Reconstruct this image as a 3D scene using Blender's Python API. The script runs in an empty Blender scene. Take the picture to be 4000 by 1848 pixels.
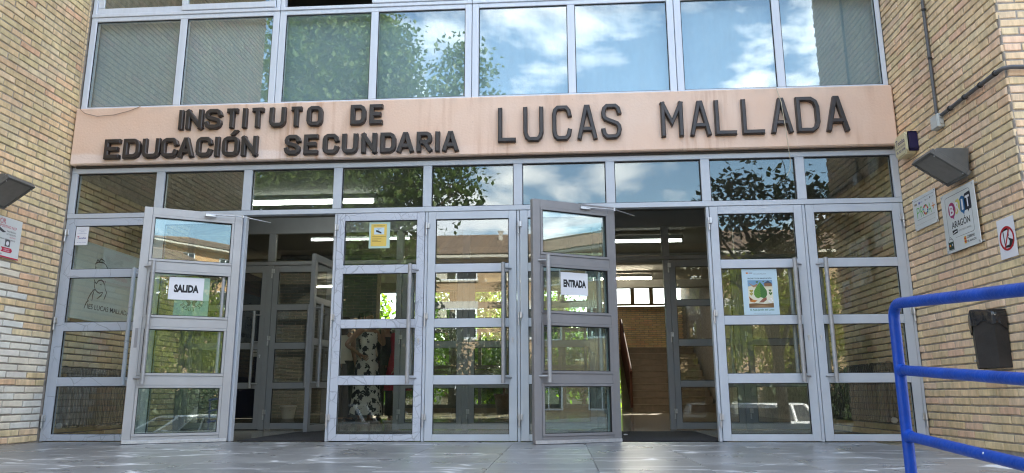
import bpy, bmesh, math, random
from mathutils import Vector, Matrix, Euler
R = math.radians
rnd = random.Random(11)
S = bpy.context.scene
COL = S.collection

# ------------------------------------------------------------------ camera
cam_d = bpy.data.cameras.new('camera'); cam = bpy.data.objects.new('camera', cam_d); COL.objects.link(cam)
PIT, YAW, ROL = R(12.109), R(-3.777), R(-0.208)
fw = Vector((math.sin(YAW)*math.cos(PIT), math.cos(YAW)*math.cos(PIT), math.sin(PIT)))
rt = Vector((math.cos(YAW), -math.sin(YAW), 0)); up = rt.cross(fw)
rt2 = rt*math.cos(ROL)+up*math.sin(ROL); up2 = up*math.cos(ROL)-rt*math.sin(ROL)
CAM = Vector((0, -6.752, 0.396))
m = Matrix((rt2, up2, -fw)).transposed().to_4x4(); m.translation = CAM
cam.matrix_world = m
cam_d.sensor_width = 36; cam_d.lens = 36*2898.7/4000; cam_d.clip_start = 0.05; cam_d.clip_end = 1000
S.camera = cam
def to_px(p):
    q = Vector(p)-CAM; z = q.dot(fw)
    if z <= .1: return None
    return 512+2898.7/4000*1024*q.dot(rt2)/z, 236.5-2898.7/4000*1024*q.dot(up2)/z, z

# ------------------------------------------------------------------ world, sun, exposure
SUN_EL, SUN_AZ = R(29), R(14)          # azimuth measured from +Y towards +X: the sun stands behind the school
W = bpy.data.worlds.new('World'); S.world = W; W.use_nodes = True
nt = W.node_tree; nt.nodes.clear()
def N(t, typ, **k):
    n = t.nodes.new(typ)
    for a, b in k.items():
        if a == 'inp':
            for i, v in b.items(): n.inputs[i].default_value = v
        else: setattr(n, a, b)
    return n
out = N(nt, 'ShaderNodeOutputWorld'); bg = N(nt, 'ShaderNodeBackground', inp={1: 0.12})
sky = N(nt, 'ShaderNodeTexSky', sky_type='NISHITA', sun_disc=False, sun_elevation=SUN_EL, sun_rotation=SUN_AZ)
sky.air_density = 1.25; sky.dust_density = 0.35; sky.ozone_density = 2.2
tc = N(nt, 'ShaderNodeTexCoord'); sep = N(nt, 'ShaderNodeSeparateXYZ')
nt.links.new(tc.outputs['Generated'], sep.inputs[0])
ad = N(nt, 'ShaderNodeMath', operation='ADD', inp={1: 0.22}); mx = N(nt, 'ShaderNodeMath', operation='MAXIMUM', inp={1: 0.05})
nt.links.new(sep.outputs[2], ad.inputs[0]); nt.links.new(ad.outputs[0], mx.inputs[0])
dx = N(nt, 'ShaderNodeMath', operation='DIVIDE'); dy = N(nt, 'ShaderNodeMath', operation='DIVIDE')
for d, i in ((dx, 0), (dy, 1)):
    nt.links.new(sep.outputs[i], d.inputs[0]); nt.links.new(mx.outputs[0], d.inputs[1])
cmb = N(nt, 'ShaderNodeCombineXYZ', inp={2: 3.7})
nt.links.new(dx.outputs[0], cmb.inputs[0]); nt.links.new(dy.outputs[0], cmb.inputs[1])
mp = N(nt, 'ShaderNodeMapping'); mp.inputs['Location'].default_value = (0.35, 0.55, 0)
nt.links.new(cmb.outputs[0], mp.inputs[0])
ns = N(nt, 'ShaderNodeTexNoise', noise_dimensions='3D', inp={'Scale': 2.3, 'Detail': 10.0, 'Roughness': 0.58, 'Distortion': 0.3})
nt.links.new(mp.outputs[0], ns.inputs['Vector'])
rp = N(nt, 'ShaderNodeValToRGB'); rp.color_ramp.elements[0].position = .51; rp.color_ramp.elements[1].position = .62
nt.links.new(ns.outputs[0], rp.inputs[0])
ns2 = N(nt, 'ShaderNodeTexNoise', inp={'Scale': 4.0, 'Detail': 6.0, 'Roughness': 0.6})
nt.links.new(mp.outputs[0], ns2.inputs['Vector'])
cl = N(nt, 'ShaderNodeMix', data_type='RGBA'); cl.inputs[6].default_value = (6.5, 7.2, 8.6, 1); cl.inputs[7].default_value = (14, 14, 13.6, 1)
nt.links.new(ns2.outputs[0], cl.inputs[0])
mxs = N(nt, 'ShaderNodeMix', data_type='RGBA')
nt.links.new(rp.outputs[0], mxs.inputs[0]); nt.links.new(sky.outputs[0], mxs.inputs[6]); nt.links.new(cl.outputs[2], mxs.inputs[7])
nt.links.new(mxs.outputs[2], bg.inputs[0]); nt.links.new(bg.outputs[0], out.inputs[0])

sd = bpy.data.lights.new('sun', 'SUN'); sun = bpy.data.objects.new('sun', sd); COL.objects.link(sun)
sd.energy = 5.0; sd.angle = R(0.53); sd.color = (1, .93, .82)
sv = Vector((math.sin(SUN_AZ)*math.cos(SUN_EL), math.cos(SUN_AZ)*math.cos(SUN_EL), math.sin(SUN_EL)))
sun.rotation_euler = sv.to_track_quat('Z', 'Y').to_euler()
S.view_settings.view_transform = 'Standard'; S.view_settings.look = 'None'
S.view_settings.exposure = 2.4; S.view_settings.gamma = 1; S.view_settings.use_curve_mapping = False
S.render.engine = 'CYCLES'
cy = S.cycles; cy.max_bounces = 9; cy.diffuse_bounces = 5; cy.glossy_bounces = 4; cy.transmission_bounces = 4
cy.transparent_max_bounces = 28; cy.sample_clamp_indirect = 6; cy.caustics_reflective = False; cy.caustics_refractive = False
cy.use_denoising = True; cy.denoising_prefilter = 'ACCURATE'; cy.filter_width = 1.15

# ------------------------------------------------------------------ materials
def mat(name, col, rough=.6, metal=0, spec=.5, var=0, vscale=6, col2=None, bump=0, bscale=60, coat=0, isl=None, obj=False, stretch=None):
    """principled; var mixes col -> col2 by noise; isl='island'/'object' adds a per piece tint"""
    M = bpy.data.materials.new(name); M.use_nodes = True; t = M.node_tree
    b = t.nodes['Principled BSDF']; b.inputs['Base Color'].default_value = (*col, 1)
    b.inputs['Roughness'].default_value = rough; b.inputs['Metallic'].default_value = metal
    b.inputs['Specular IOR Level'].default_value = spec; b.inputs['Coat Weight'].default_value = coat
    tcn = N(t, 'ShaderNodeTexCoord'); co = tcn.outputs['Object']
    if stretch:
        mpn = N(t, 'ShaderNodeMapping'); mpn.inputs['Scale'].default_value = stretch
        t.links.new(co, mpn.inputs[0]); co = mpn.outputs[0]
    if isl:
        if isl == 'island': src = N(t, 'ShaderNodeNewGeometry').outputs['Random Per Island']
        else: src = N(t, 'ShaderNodeObjectInfo').outputs['Random']
        ad_ = N(t, 'ShaderNodeVectorMath', operation='MULTIPLY_ADD'); ad_.inputs[1].default_value = (1, 1, 1)
        sc = N(t, 'ShaderNodeMath', operation='MULTIPLY', inp={1: 37.0}); t.links.new(src, sc.inputs[0])
        t.links.new(co, ad_.inputs[0]); t.links.new(sc.outputs[0], ad_.inputs[2]); co = ad_.outputs[0]
        M['src'] = 1
    cout = None
    if isl and isinstance(col2, list):
        rp_ = N(t, 'ShaderNodeValToRGB'); e = rp_.color_ramp.elements
        e[0].color = (*col2[0], 1); e[1].color = (*col2[-1], 1)
        for i, c in enumerate(col2[1:-1]):
            q = e.new((i+1)/(len(col2)-1)); q.color = (*c, 1)
        t.links.new(src, rp_.inputs[0]); cout = rp_.outputs[0]
    if var:
        n_ = N(t, 'ShaderNodeTexNoise', inp={'Scale': vscale, 'Detail': 5.0, 'Roughness': .62}); t.links.new(co, n_.inputs['Vector'])
        if isinstance(col2, list) or col2 is None:
            h = N(t, 'ShaderNodeMapRange', inp={1: .3, 2: .7, 3: 1-var, 4: 1+var}); t.links.new(n_.outputs[0], h.inputs[0])
            mm = N(t, 'ShaderNodeVectorMath', operation='SCALE')
            if cout: t.links.new(cout, mm.inputs[0])
            else: mm.inputs[0].default_value = col
            t.links.new(h.outputs[0], mm.inputs['Scale']); cout = mm.outputs[0]
        else:
            h = N(t, 'ShaderNodeMapRange', inp={1: .35, 2: .65, 3: 0, 4: var}); t.links.new(n_.outputs[0], h.inputs[0])
            mm = N(t, 'ShaderNodeMix', data_type='RGBA'); mm.inputs[6].default_value = (*col, 1); mm.inputs[7].default_value = (*col2, 1)
            t.links.new(h.outputs[0], mm.inputs[0]); cout = mm.outputs[2]
    if isl and cout and name.startswith('brick'):
        gp = N(t, 'ShaderNodeNewGeometry'); nw_ = N(t, 'ShaderNodeTexNoise', inp={'Scale': 1.5, 'Detail': 7.0, 'Roughness': .65}); t.links.new(gp.outputs['Position'], nw_.inputs['Vector'])
        hw_ = N(t, 'ShaderNodeMapRange', inp={1: .36, 2: .62, 3: .78, 4: 1.05}); t.links.new(nw_.outputs[0], hw_.inputs[0])
        mw_ = N(t, 'ShaderNodeVectorMath', operation='SCALE'); t.links.new(cout, mw_.inputs[0]); t.links.new(hw_.outputs[0], mw_.inputs['Scale']); cout = mw_.outputs[0]
    if cout: t.links.new(cout, b.inputs['Base Color'])
    if bump:
        n2 = N(t, 'ShaderNodeTexNoise', inp={'Scale': bscale, 'Detail': 4.0}); t.links.new(co, n2.inputs['Vector'])
        bp = N(t, 'ShaderNodeBump', inp={'Strength': bump, 'Distance': .01}); t.links.new(n2.outputs[0], bp.inputs['Height'])
        t.links.new(bp.outputs[0], b.inputs['Normal'])
    return M
def base_of(M): return M.node_tree.nodes['Principled BSDF']
def emis(name, col, s):
    M = bpy.data.materials.new(name); M.use_nodes = True; b = base_of(M)
    b.inputs['Emission Color'].default_value = (*col, 1); b.inputs['Emission Strength'].default_value = s; b.inputs['Base Color'].default_value = (.8, .8, .8, 1)
    return M
def glass(name, r0, tint, dirt=.02, dcol=(.5, .52, .5), wav=0):
    M = bpy.data.materials.new(name); M.use_nodes = True; t = M.node_tree; t.nodes.clear()
    o = N(t, 'ShaderNodeOutputMaterial'); tr = N(t, 'ShaderNodeBsdfTransparent', inp={0: (*tint, 1)})
    gl = N(t, 'ShaderNodeBsdfGlossy', inp={1: 0.0}); gl.inputs[0].default_value = (.93, .97, .96, 1)
    lw = N(t, 'ShaderNodeLayerWeight', inp={0: .5})
    pw = N(t, 'ShaderNodeMath', operation='POWER', inp={1: 5}); t.links.new(lw.outputs['Facing'], pw.inputs[0])
    mr = N(t, 'ShaderNodeMapRange', inp={1: 0, 2: 1, 3: r0, 4: 1}); t.links.new(pw.outputs[0], mr.inputs[0])
    m1 = N(t, 'ShaderNodeMixShader'); t.links.new(mr.outputs[0], m1.inputs[0]); t.links.new(tr.outputs[0], m1.inputs[1]); t.links.new(gl.outputs[0], m1.inputs[2])
    df = N(t, 'ShaderNodeBsdfDiffuse'); df.inputs[0].default_value = (*dcol, 1)
    tcn = N(t, 'ShaderNodeTexCoord'); mpn = N(t, 'ShaderNodeMapping'); mpn.inputs['Scale'].default_value = (5, 5, 1.2); t.links.new(tcn.outputs['Object'], mpn.inputs[0])
    ns_ = N(t, 'ShaderNodeTexNoise', inp={'Scale': 2.5, 'Detail': 8.0, 'Roughness': .7}); t.links.new(mpn.outputs[0], ns_.inputs['Vector'])
    dr = N(t, 'ShaderNodeMapRange', inp={1: .4, 2: .8, 3: dirt*.4, 4: dirt*2.2}); t.links.new(ns_.outputs[0], dr.inputs[0])
    m2 = N(t, 'ShaderNodeMixShader'); t.links.new(dr.outputs[0], m2.inputs[0]); t.links.new(m1.outputs[0], m2.inputs[1]); t.links.new(df.outputs[0], m2.inputs[2])
    t.links.new(m2.outputs[0], o.inputs[0])
    if wav:
        nw = N(t, 'ShaderNodeTexNoise', inp={'Scale': 2.2, 'Detail': 1.0}); t.links.new(tcn.outputs['Object'], nw.inputs['Vector'])
        bp = N(t, 'ShaderNodeBump', inp={'Strength': wav, 'Distance': .002}); t.links.new(nw.outputs[0], bp.inputs['Height']); t.links.new(bp.outputs[0], gl.inputs['Normal'])
    return M

BR = [(.76,.60,.34),(.77,.57,.34),(.71,.58,.33),(.77,.52,.32),(.74,.61,.38),(.67,.54,.30),(.78,.61,.40),(.77,.48,.31),(.72,.57,.33),(.75,.62,.41)]
MAT = {}
MAT['brick'] = mat('brick_yellow', BR[0], .85, isl='object', col2=BR, var=.22, vscale=7, bump=.5, bscale=90, stretch=(2.2, 1, .7))
MAT['bricks'] = mat('brick_yellow_run', BR[0], .85, isl='island', col2=BR, var=.22, vscale=7, bump=.5, bscale=90)
BR2 = [(.82,.63,.39),(.83,.61,.38),(.79,.63,.37),(.83,.57,.37),(.81,.65,.42),(.78,.59,.35),(.85,.63,.44),(.82,.54,.37)]
MAT['brick_r'] = mat('brick_tan', BR2[0], .85, isl='object', col2=BR2, var=.2, vscale=8, bump=.5, bscale=90, stretch=(2.6, 1, .6))
MAT['brick_w'] = mat('brick_white_painted', (.6,.56,.47), .7, isl='object', col2=[(.74,.71,.63),(.70,.69,.64),(.76,.68,.55),(.73,.72,.66),(.78,.72,.64)], var=.1, vscale=12, bump=.4, bscale=70)
MAT['bricki'] = mat('brick_inside', BR[0], .8, isl='object', col2=BR, var=.15, vscale=7, bump=.3)
MAT['brick_grey'] = mat('brick_grey_painted', (.4,.41,.4), .7, isl='island', col2=[(.20,.21,.20),(.24,.25,.24),(.22,.23,.21)], var=.1)
MAT['mortar'] = mat('mortar', (.35,.31,.27), .95, var=.3, vscale=14, bump=.8, bscale=120)
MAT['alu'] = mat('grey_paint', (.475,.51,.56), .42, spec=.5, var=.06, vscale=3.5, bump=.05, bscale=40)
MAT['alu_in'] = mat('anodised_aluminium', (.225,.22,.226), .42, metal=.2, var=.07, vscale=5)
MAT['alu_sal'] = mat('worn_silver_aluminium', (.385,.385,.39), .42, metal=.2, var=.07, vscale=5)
MAT['white_pvc'] = mat('white_window_frame', (.62,.67,.75), .35, var=.05, vscale=3, stretch=(8, 8, .6))
MAT['black_rubber'] = mat('black_rubber', (.015,.015,.016), .7)
MAT['steel'] = mat('hinge_steel', (.52,.53,.55), .35, metal=.7, var=.15, vscale=20)
MAT['bar'] = mat('handle_grey', (.34,.345,.36), .4, metal=.3, var=.12, vscale=20, bump=.1)
MAT['fascia'] = None
MAT['letter'] = mat('dark_brown_letters', (.035,.027,.025), .42, var=.35, vscale=9, bump=.15, bscale=30)
MAT['slate'] = None
MAT['alu_shaded'] = mat('shaded_inner_frames', (.26,.268,.28), .45, var=.06, vscale=4)  # darker copy of the frame grey: vestibule shade put into the colour
MAT['blue'] = mat('blue_gloss_paint', (.003,.045,.30), .38, spec=.3, coat=.03, var=.22, vscale=14, bump=.18, bscale=70)
MAT['conduit'] = mat('grey_conduit', (.10,.10,.105), .5, bump=.2, bscale=90)
MAT['pvcgrey'] = mat('light_grey_plastic', (.50,.52,.51), .45)
MAT['lampgrey'] = mat('grey_lamp_housing', (.115,.112,.105), .5, var=.12, vscale=15)
MAT['lampglass'] = mat('frosted_lamp_glass', (.20,.19,.175), .3, var=.12, vscale=18)
MAT['paper'] = mat('white_paper', (.72,.72,.76), .7)
MAT['plastic_sign'] = mat('white_sign_plastic', (.62,.64,.64), .35, var=.05, vscale=4)
MAT['ink'] = mat('black_ink', (.012,.012,.015), .6)
MAT['cream'] = mat('cream_plastic', (.62,.56,.36), .4)
MAT['navy'] = mat('navy_plastic', (.015,.012,.06), .35)
MAT['binblack'] = mat('black_bin_metal', (.022,.019,.018), .5, var=.35, vscale=8, bump=.15)
MAT['bag'] = mat('black_bin_bag', (.012,.012,.014), .2, spec=.8, bump=.9, bscale=16)
MAT['blind'] = mat('window_blind', (.32,.40,.455), .8, var=.07, vscale=1.4)
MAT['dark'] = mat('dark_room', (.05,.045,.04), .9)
MAT['ceil'] = mat('ceiling_plaster', (.22,.215,.20), .9)
MAT['terrazzo'] = mat('terrazzo', (.30,.27,.20), .13, var=.2, vscale=40, col2=(.23,.20,.14))
MAT['mat'] = mat('dark_doormat', (.025,.025,.028), .95, bump=.6, bscale=300)
MAT['wood'] = mat('brown_wood', (.075,.028,.018), .8, spec=.15, var=.3, vscale=6, stretch=(1, 1, 8))
MAT['tube'] = emis('lit_tube', (.93, 1, .95), 4.5)
MAT['tube2'] = emis('lit_tube_warm', (1, .90, .68), 30)
MAT['step'] = mat('stair_stone', (.22,.165,.12), .6, var=.2, vscale=8)
MAT['nosing'] = mat('stair_nosing', (.33,.26,.19), .5)
MAT['navyp'] = mat('navy_painted_panel', (.012,.014,.05), .5)
MAT['radiator'] = mat('dark_brown_radiator', (.03,.022,.019), .4)
MAT['glass'] = glass('door_glass', .07, (.95, .97, .95), .005)
MAT['glass_t'] = glass('transom_glass', .07, (.90, .92, .89), .007)
MAT['glass_open'] = glass('open_door_glass', .10, (.82, .90, .87), .02, wav=.12)
MAT['glass_up'] = glass('upper_window_glass', .125, (.93, .97, .96), .03, wav=.10)
MAT['glass_in'] = glass('inner_door_glass', .05, (.95, .96, .94), .005)
MAT['asphalt'] = mat('asphalt', (.05,.05,.052), .9, var=.25, vscale=30)
MAT['paving'] = mat('concrete_paving', (.40,.38,.35), .85, var=.2, vscale=5)
MAT['stone_step'] = mat('step_stone', (.16,.16,.165), .6, var=.2, vscale=10)
MAT['earth'] = mat('earth', (.25,.21,.15), .95, var=.3, vscale=2)

def crackle(name, base, crack, scale, width, amt, zsq=1):
    M = bpy.data.materials.new(name); M.use_nodes = True; t = M.node_tree; b = base_of(M)
    b.inputs['Roughness'].default_value = .5
    tcn = N(t, 'ShaderNodeTexCoord')
    nz = N(t, 'ShaderNodeTexNoise', inp={'Scale': 14.0, 'Detail': 3.0}); t.links.new(tcn.outputs['Object'], nz.inputs['Vector'])
    va = N(t, 'ShaderNodeVectorMath', operation='MULTIPLY_ADD'); va.inputs[1].default_value = (.03, .03, .03)
    t.links.new(nz.outputs['Color'], va.inputs[0]); t.links.new(tcn.outputs['Object'], va.inputs[2])
    fac = None
    for sc_, w_, th in ((scale, width, None), (scale*2.6, width*1.5, .5)):
        vo = N(t, 'ShaderNodeTexVoronoi', feature='DISTANCE_TO_EDGE', inp={'Scale': sc_}); t.links.new(va.outputs[0], vo.inputs['Vector'])
        lt = N(t, 'ShaderNodeMapRange', inp={1: 0, 2: w_, 3: 1, 4: 0}); t.links.new(vo.outputs[0], lt.inputs[0])
        nn = N(t, 'ShaderNodeTexNoise', inp={'Scale': 2.2 if th is None else 3.1, 'Detail': 2.0}); t.links.new(tcn.outputs['Object'], nn.inputs['Vector'])
        ms = N(t, 'ShaderNodeMapRange', inp={1: .38 if th is None else .52, 2: .5 if th is None else .6, 3: 0, 4: amt}); t.links.new(nn.outputs[0], ms.inputs[0])
        pr = N(t, 'ShaderNodeMath', operation='MULTIPLY'); t.links.new(lt.outputs[0], pr.inputs[0]); t.links.new(ms.outputs[0], pr.inputs[1])
        if fac is None: fac = pr.outputs[0]
        else:
            mxx = N(t, 'ShaderNodeMath', operation='MAXIMUM'); t.links.new(fac, mxx.inputs[0]); t.links.new(pr.outputs[0], mxx.inputs[1]); fac = mxx.outputs[0]
    mm = N(t, 'ShaderNodeMix', data_type='RGBA'); mm.inputs[6].default_value = (*base, 1); mm.inputs[7].default_value = (*crack, 1)
    t.links.new(fac, mm.inputs[0]); t.links.new(mm.outputs[2], b.inputs['Base Color'])
    bp = N(t, 'ShaderNodeBump', invert=True, inp={'Strength': .5, 'Distance': .004}); t.links.new(fac, bp.inputs['Height']); t.links.new(bp.outputs[0], b.inputs['Normal'])
    return M
MAT['crack'] = crackle('cracked_grey_paint', (.49,.52,.585), (.27,.285,.33), 8, .035, .8)
MAT['crack1'] = crackle('slightly_cracked_paint', (.45,.485,.55), (.25,.27,.31), 4.2, .018, .8)

def slate_mat():
    M = bpy.data.materials.new('veined_slate'); M.use_nodes = True; t = M.node_tree; b = base_of(M)
    g = N(t, 'ShaderNodeNewGeometry'); oi = N(t, 'ShaderNodeObjectInfo'); tcn = N(t, 'ShaderNodeTexCoord')
    off = N(t, 'ShaderNodeMath', operation='MULTIPLY', inp={1: 90.0}); t.links.new(oi.outputs['Random'], off.inputs[0])
    va = N(t, 'ShaderNodeVectorMath', operation='ADD'); t.links.new(tcn.outputs['Object'], va.inputs[0]); t.links.new(off.outputs[0], va.inputs[1])
    # base mottling
    n1 = N(t, 'ShaderNodeTexNoise', inp={'Scale': 55.0, 'Detail': 4.0}); t.links.new(va.outputs[0], n1.inputs['Vector'])
    n2 = N(t, 'ShaderNodeTexNoise', inp={'Scale': 3.0, 'Detail': 4.0}); t.links.new(va.outputs[0], n2.inputs['Vector'])
    c1 = N(t, 'ShaderNodeMix', data_type='RGBA'); c1.inputs[6].default_value = (.155,.157,.162,1); c1.inputs[7].default_value = (.23,.232,.238,1); t.links.new(n1.outputs[0], c1.inputs[0])
    c2 = N(t, 'ShaderNodeMix', data_type='RGBA', blend_type='MULTIPLY', inp={0: .6}); t.links.new(c1.outputs[2], c2.inputs[6])
    r2 = N(t, 'ShaderNodeMapRange', inp={1: .3, 2: .7, 3: .88, 4: 1.1}); t.links.new(n2.outputs[0], r2.inputs[0]); t.links.new(r2.outputs[0], c2.inputs[7])
    # per tile shade
    pt = N(t, 'ShaderNodeMapRange', inp={1: 0, 2: 1, 3: .86, 4: 1.14}); t.links.new(oi.outputs['Random'], pt.inputs[0])
    c3 = N(t, 'ShaderNodeVectorMath', operation='SCALE'); t.links.new(c2.outputs[2], c3.inputs[0]); t.links.new(pt.outputs[0], c3.inputs['Scale'])
    # thin veins running mostly along x
    col = c3.outputs[0]
    for sx, sy, sc_, wd, lo, hi in ((.4, 2.6, .9, .024, .465, .51), (1.1, 3.4, 1.3, .05, .575, .60)):
        mp_ = N(t, 'ShaderNodeMapping'); mp_.inputs['Scale'].default_value = (sx, sy, 1); mp_.inputs['Rotation'].default_value = (0, 0, .16); t.links.new(va.outputs[0], mp_.inputs[0])
        nd = N(t, 'ShaderNodeTexNoise', inp={'Scale': 2.5, 'Detail': 3.0}); t.links.new(mp_.outputs[0], nd.inputs['Vector'])
        w = N(t, 'ShaderNodeVectorMath', operation='MULTIPLY_ADD'); w.inputs[1].default_value = (.22, .22, 0); t.links.new(nd.outputs['Color'], w.inputs[0]); t.links.new(mp_.outputs[0], w.inputs[2])
        vo = N(t, 'ShaderNodeTexVoronoi', feature='DISTANCE_TO_EDGE', voronoi_dimensions='2D', inp={'Scale': sc_}); t.links.new(w.outputs[0], vo.inputs['Vector'])
        ln = N(t, 'ShaderNodeMapRange', inp={1: wd*.4, 2: wd, 3: 1, 4: 0}); t.links.new(vo.outputs[0], ln.inputs[0])
        ms = N(t, 'ShaderNodeTexNoise', inp={'Scale': 1.9, 'Detail': 3.0}); t.links.new(va.outputs[0], ms.inputs['Vector'])
        mr = N(t, 'ShaderNodeMapRange', inp={1: lo, 2: hi, 3: 0, 4: .85}); t.links.new(ms.outputs[0], mr.inputs[0])
        pr = N(t, 'ShaderNodeMath', operation='MULTIPLY'); t.links.new(ln.outputs[0], pr.inputs[0]); t.links.new(mr.outputs[0], pr.inputs[1])
        mm = N(t, 'ShaderNodeMix', data_type='RGBA'); mm.inputs[7].default_value = (.70,.71,.73,1); t.links.new(col, mm.inputs[6]); t.links.new(pr.outputs[0], mm.inputs[0]); col = mm.outputs[2]
    t.links.new(col, b.inputs['Base Color'])
    rr = N(t, 'ShaderNodeMapRange', inp={1: .35, 2: .65, 3: .27, 4: .38}); t.links.new(n2.outputs[0], rr.inputs[0]); t.links.new(rr.outputs[0], b.inputs['Roughness'])
    bp = N(t, 'ShaderNodeBump', inp={'Strength': .06, 'Distance': .001}); t.links.new(n1.outputs[0], bp.inputs['Height']); t.links.new(bp.outputs[0], b.inputs['Normal'])
    return M
MAT['slate'] = slate_mat()
def fascia_mat():
    M = mat('peach_render', (.70,.52,.425), .85, bump=.25, bscale=45); t = M.node_tree; b = base_of(M)
    tcn = N(t, 'ShaderNodeTexCoord'); co = tcn.outputs['Object']; sp = N(t, 'ShaderNodeSeparateXYZ'); t.links.new(co, sp.inputs[0])
    def noise(scale, sc, det=4.0, loc=(0, 0, 0)):
        m_ = N(t, 'ShaderNodeMapping'); m_.inputs['Scale'].default_value = sc; m_.inputs['Location'].default_value = loc; t.links.new(co, m_.inputs[0])
        n_ = N(t, 'ShaderNodeTexNoise', inp={'Scale': scale, 'Detail': det, 'Roughness': .6}); t.links.new(m_.outputs[0], n_.inputs['Vector']); return n_.outputs[0]
    def rng(src, a, b_, c, d):
        r_ = N(t, 'ShaderNodeMapRange', inp={1: a, 2: b_, 3: c, 4: d}); t.links.new(src, r_.inputs[0]); return r_.outputs[0]
    def mul(a, b_):
        m_ = N(t, 'ShaderNodeMath', operation='MULTIPLY'); t.links.new(a, m_.inputs[0]); t.links.new(b_, m_.inputs[1]); return m_.outputs[0]
    def mixc(a, colr, f):
        m_ = N(t, 'ShaderNodeMix', data_type='RGBA'); t.links.new(f, m_.inputs[0]); m_.inputs[7].default_value = (*colr, 1)
        if isinstance(a, tuple): m_.inputs[6].default_value = (*a, 1)
        else: t.links.new(a, m_.inputs[6])
        return m_.outputs[2]
    c = mixc((.74,.52,.395), (.76,.57,.455), rng(noise(1.4, (1, 1, 1)), .35, .65, 0, 1))
    # paler repaired band along the lower edge of the left part
    zed = N(t, 'ShaderNodeMath', operation='SUBTRACT'); t.links.new(sp.outputs[2], zed.inputs[0]); t.links.new(rng(noise(3, (1, 1, 1)), 0, 1, -.03, .09), zed.inputs[1])
    c = mixc(c, (.80,.66,.59), mul(rng(zed.outputs[0], .06, .085, .85, 0), rng(sp.outputs[0], -1.2, .3, 1, 0)))
    # run-off streaks
    st = mul(rng(noise(7, (2.2, 1, .16), 5.0), .48, .64, 0, .7), rng(noise(1.1, (1, 1, .3), 2.0, (3, 0, 0)), .47, .6, 0, 1))
    c = mixc(c, (.50,.28,.17), st)
    gr = mul(rng(sp.outputs[2], .50, .59, 0, .4), rng(noise(6, (1, 1, .4), 5.0), .45, .7, 0, 1)); c = mixc(c, (.42,.33,.28), gr)
    sk = rng(noise(38, (1, 1, 1), 2.0), .70, .76, 0, .5); c = mixc(c, (.36,.22,.15), sk)
    t.links.new(c, b.inputs['Base Color']); return M
MAT['fascia'] = fascia_mat()

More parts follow.
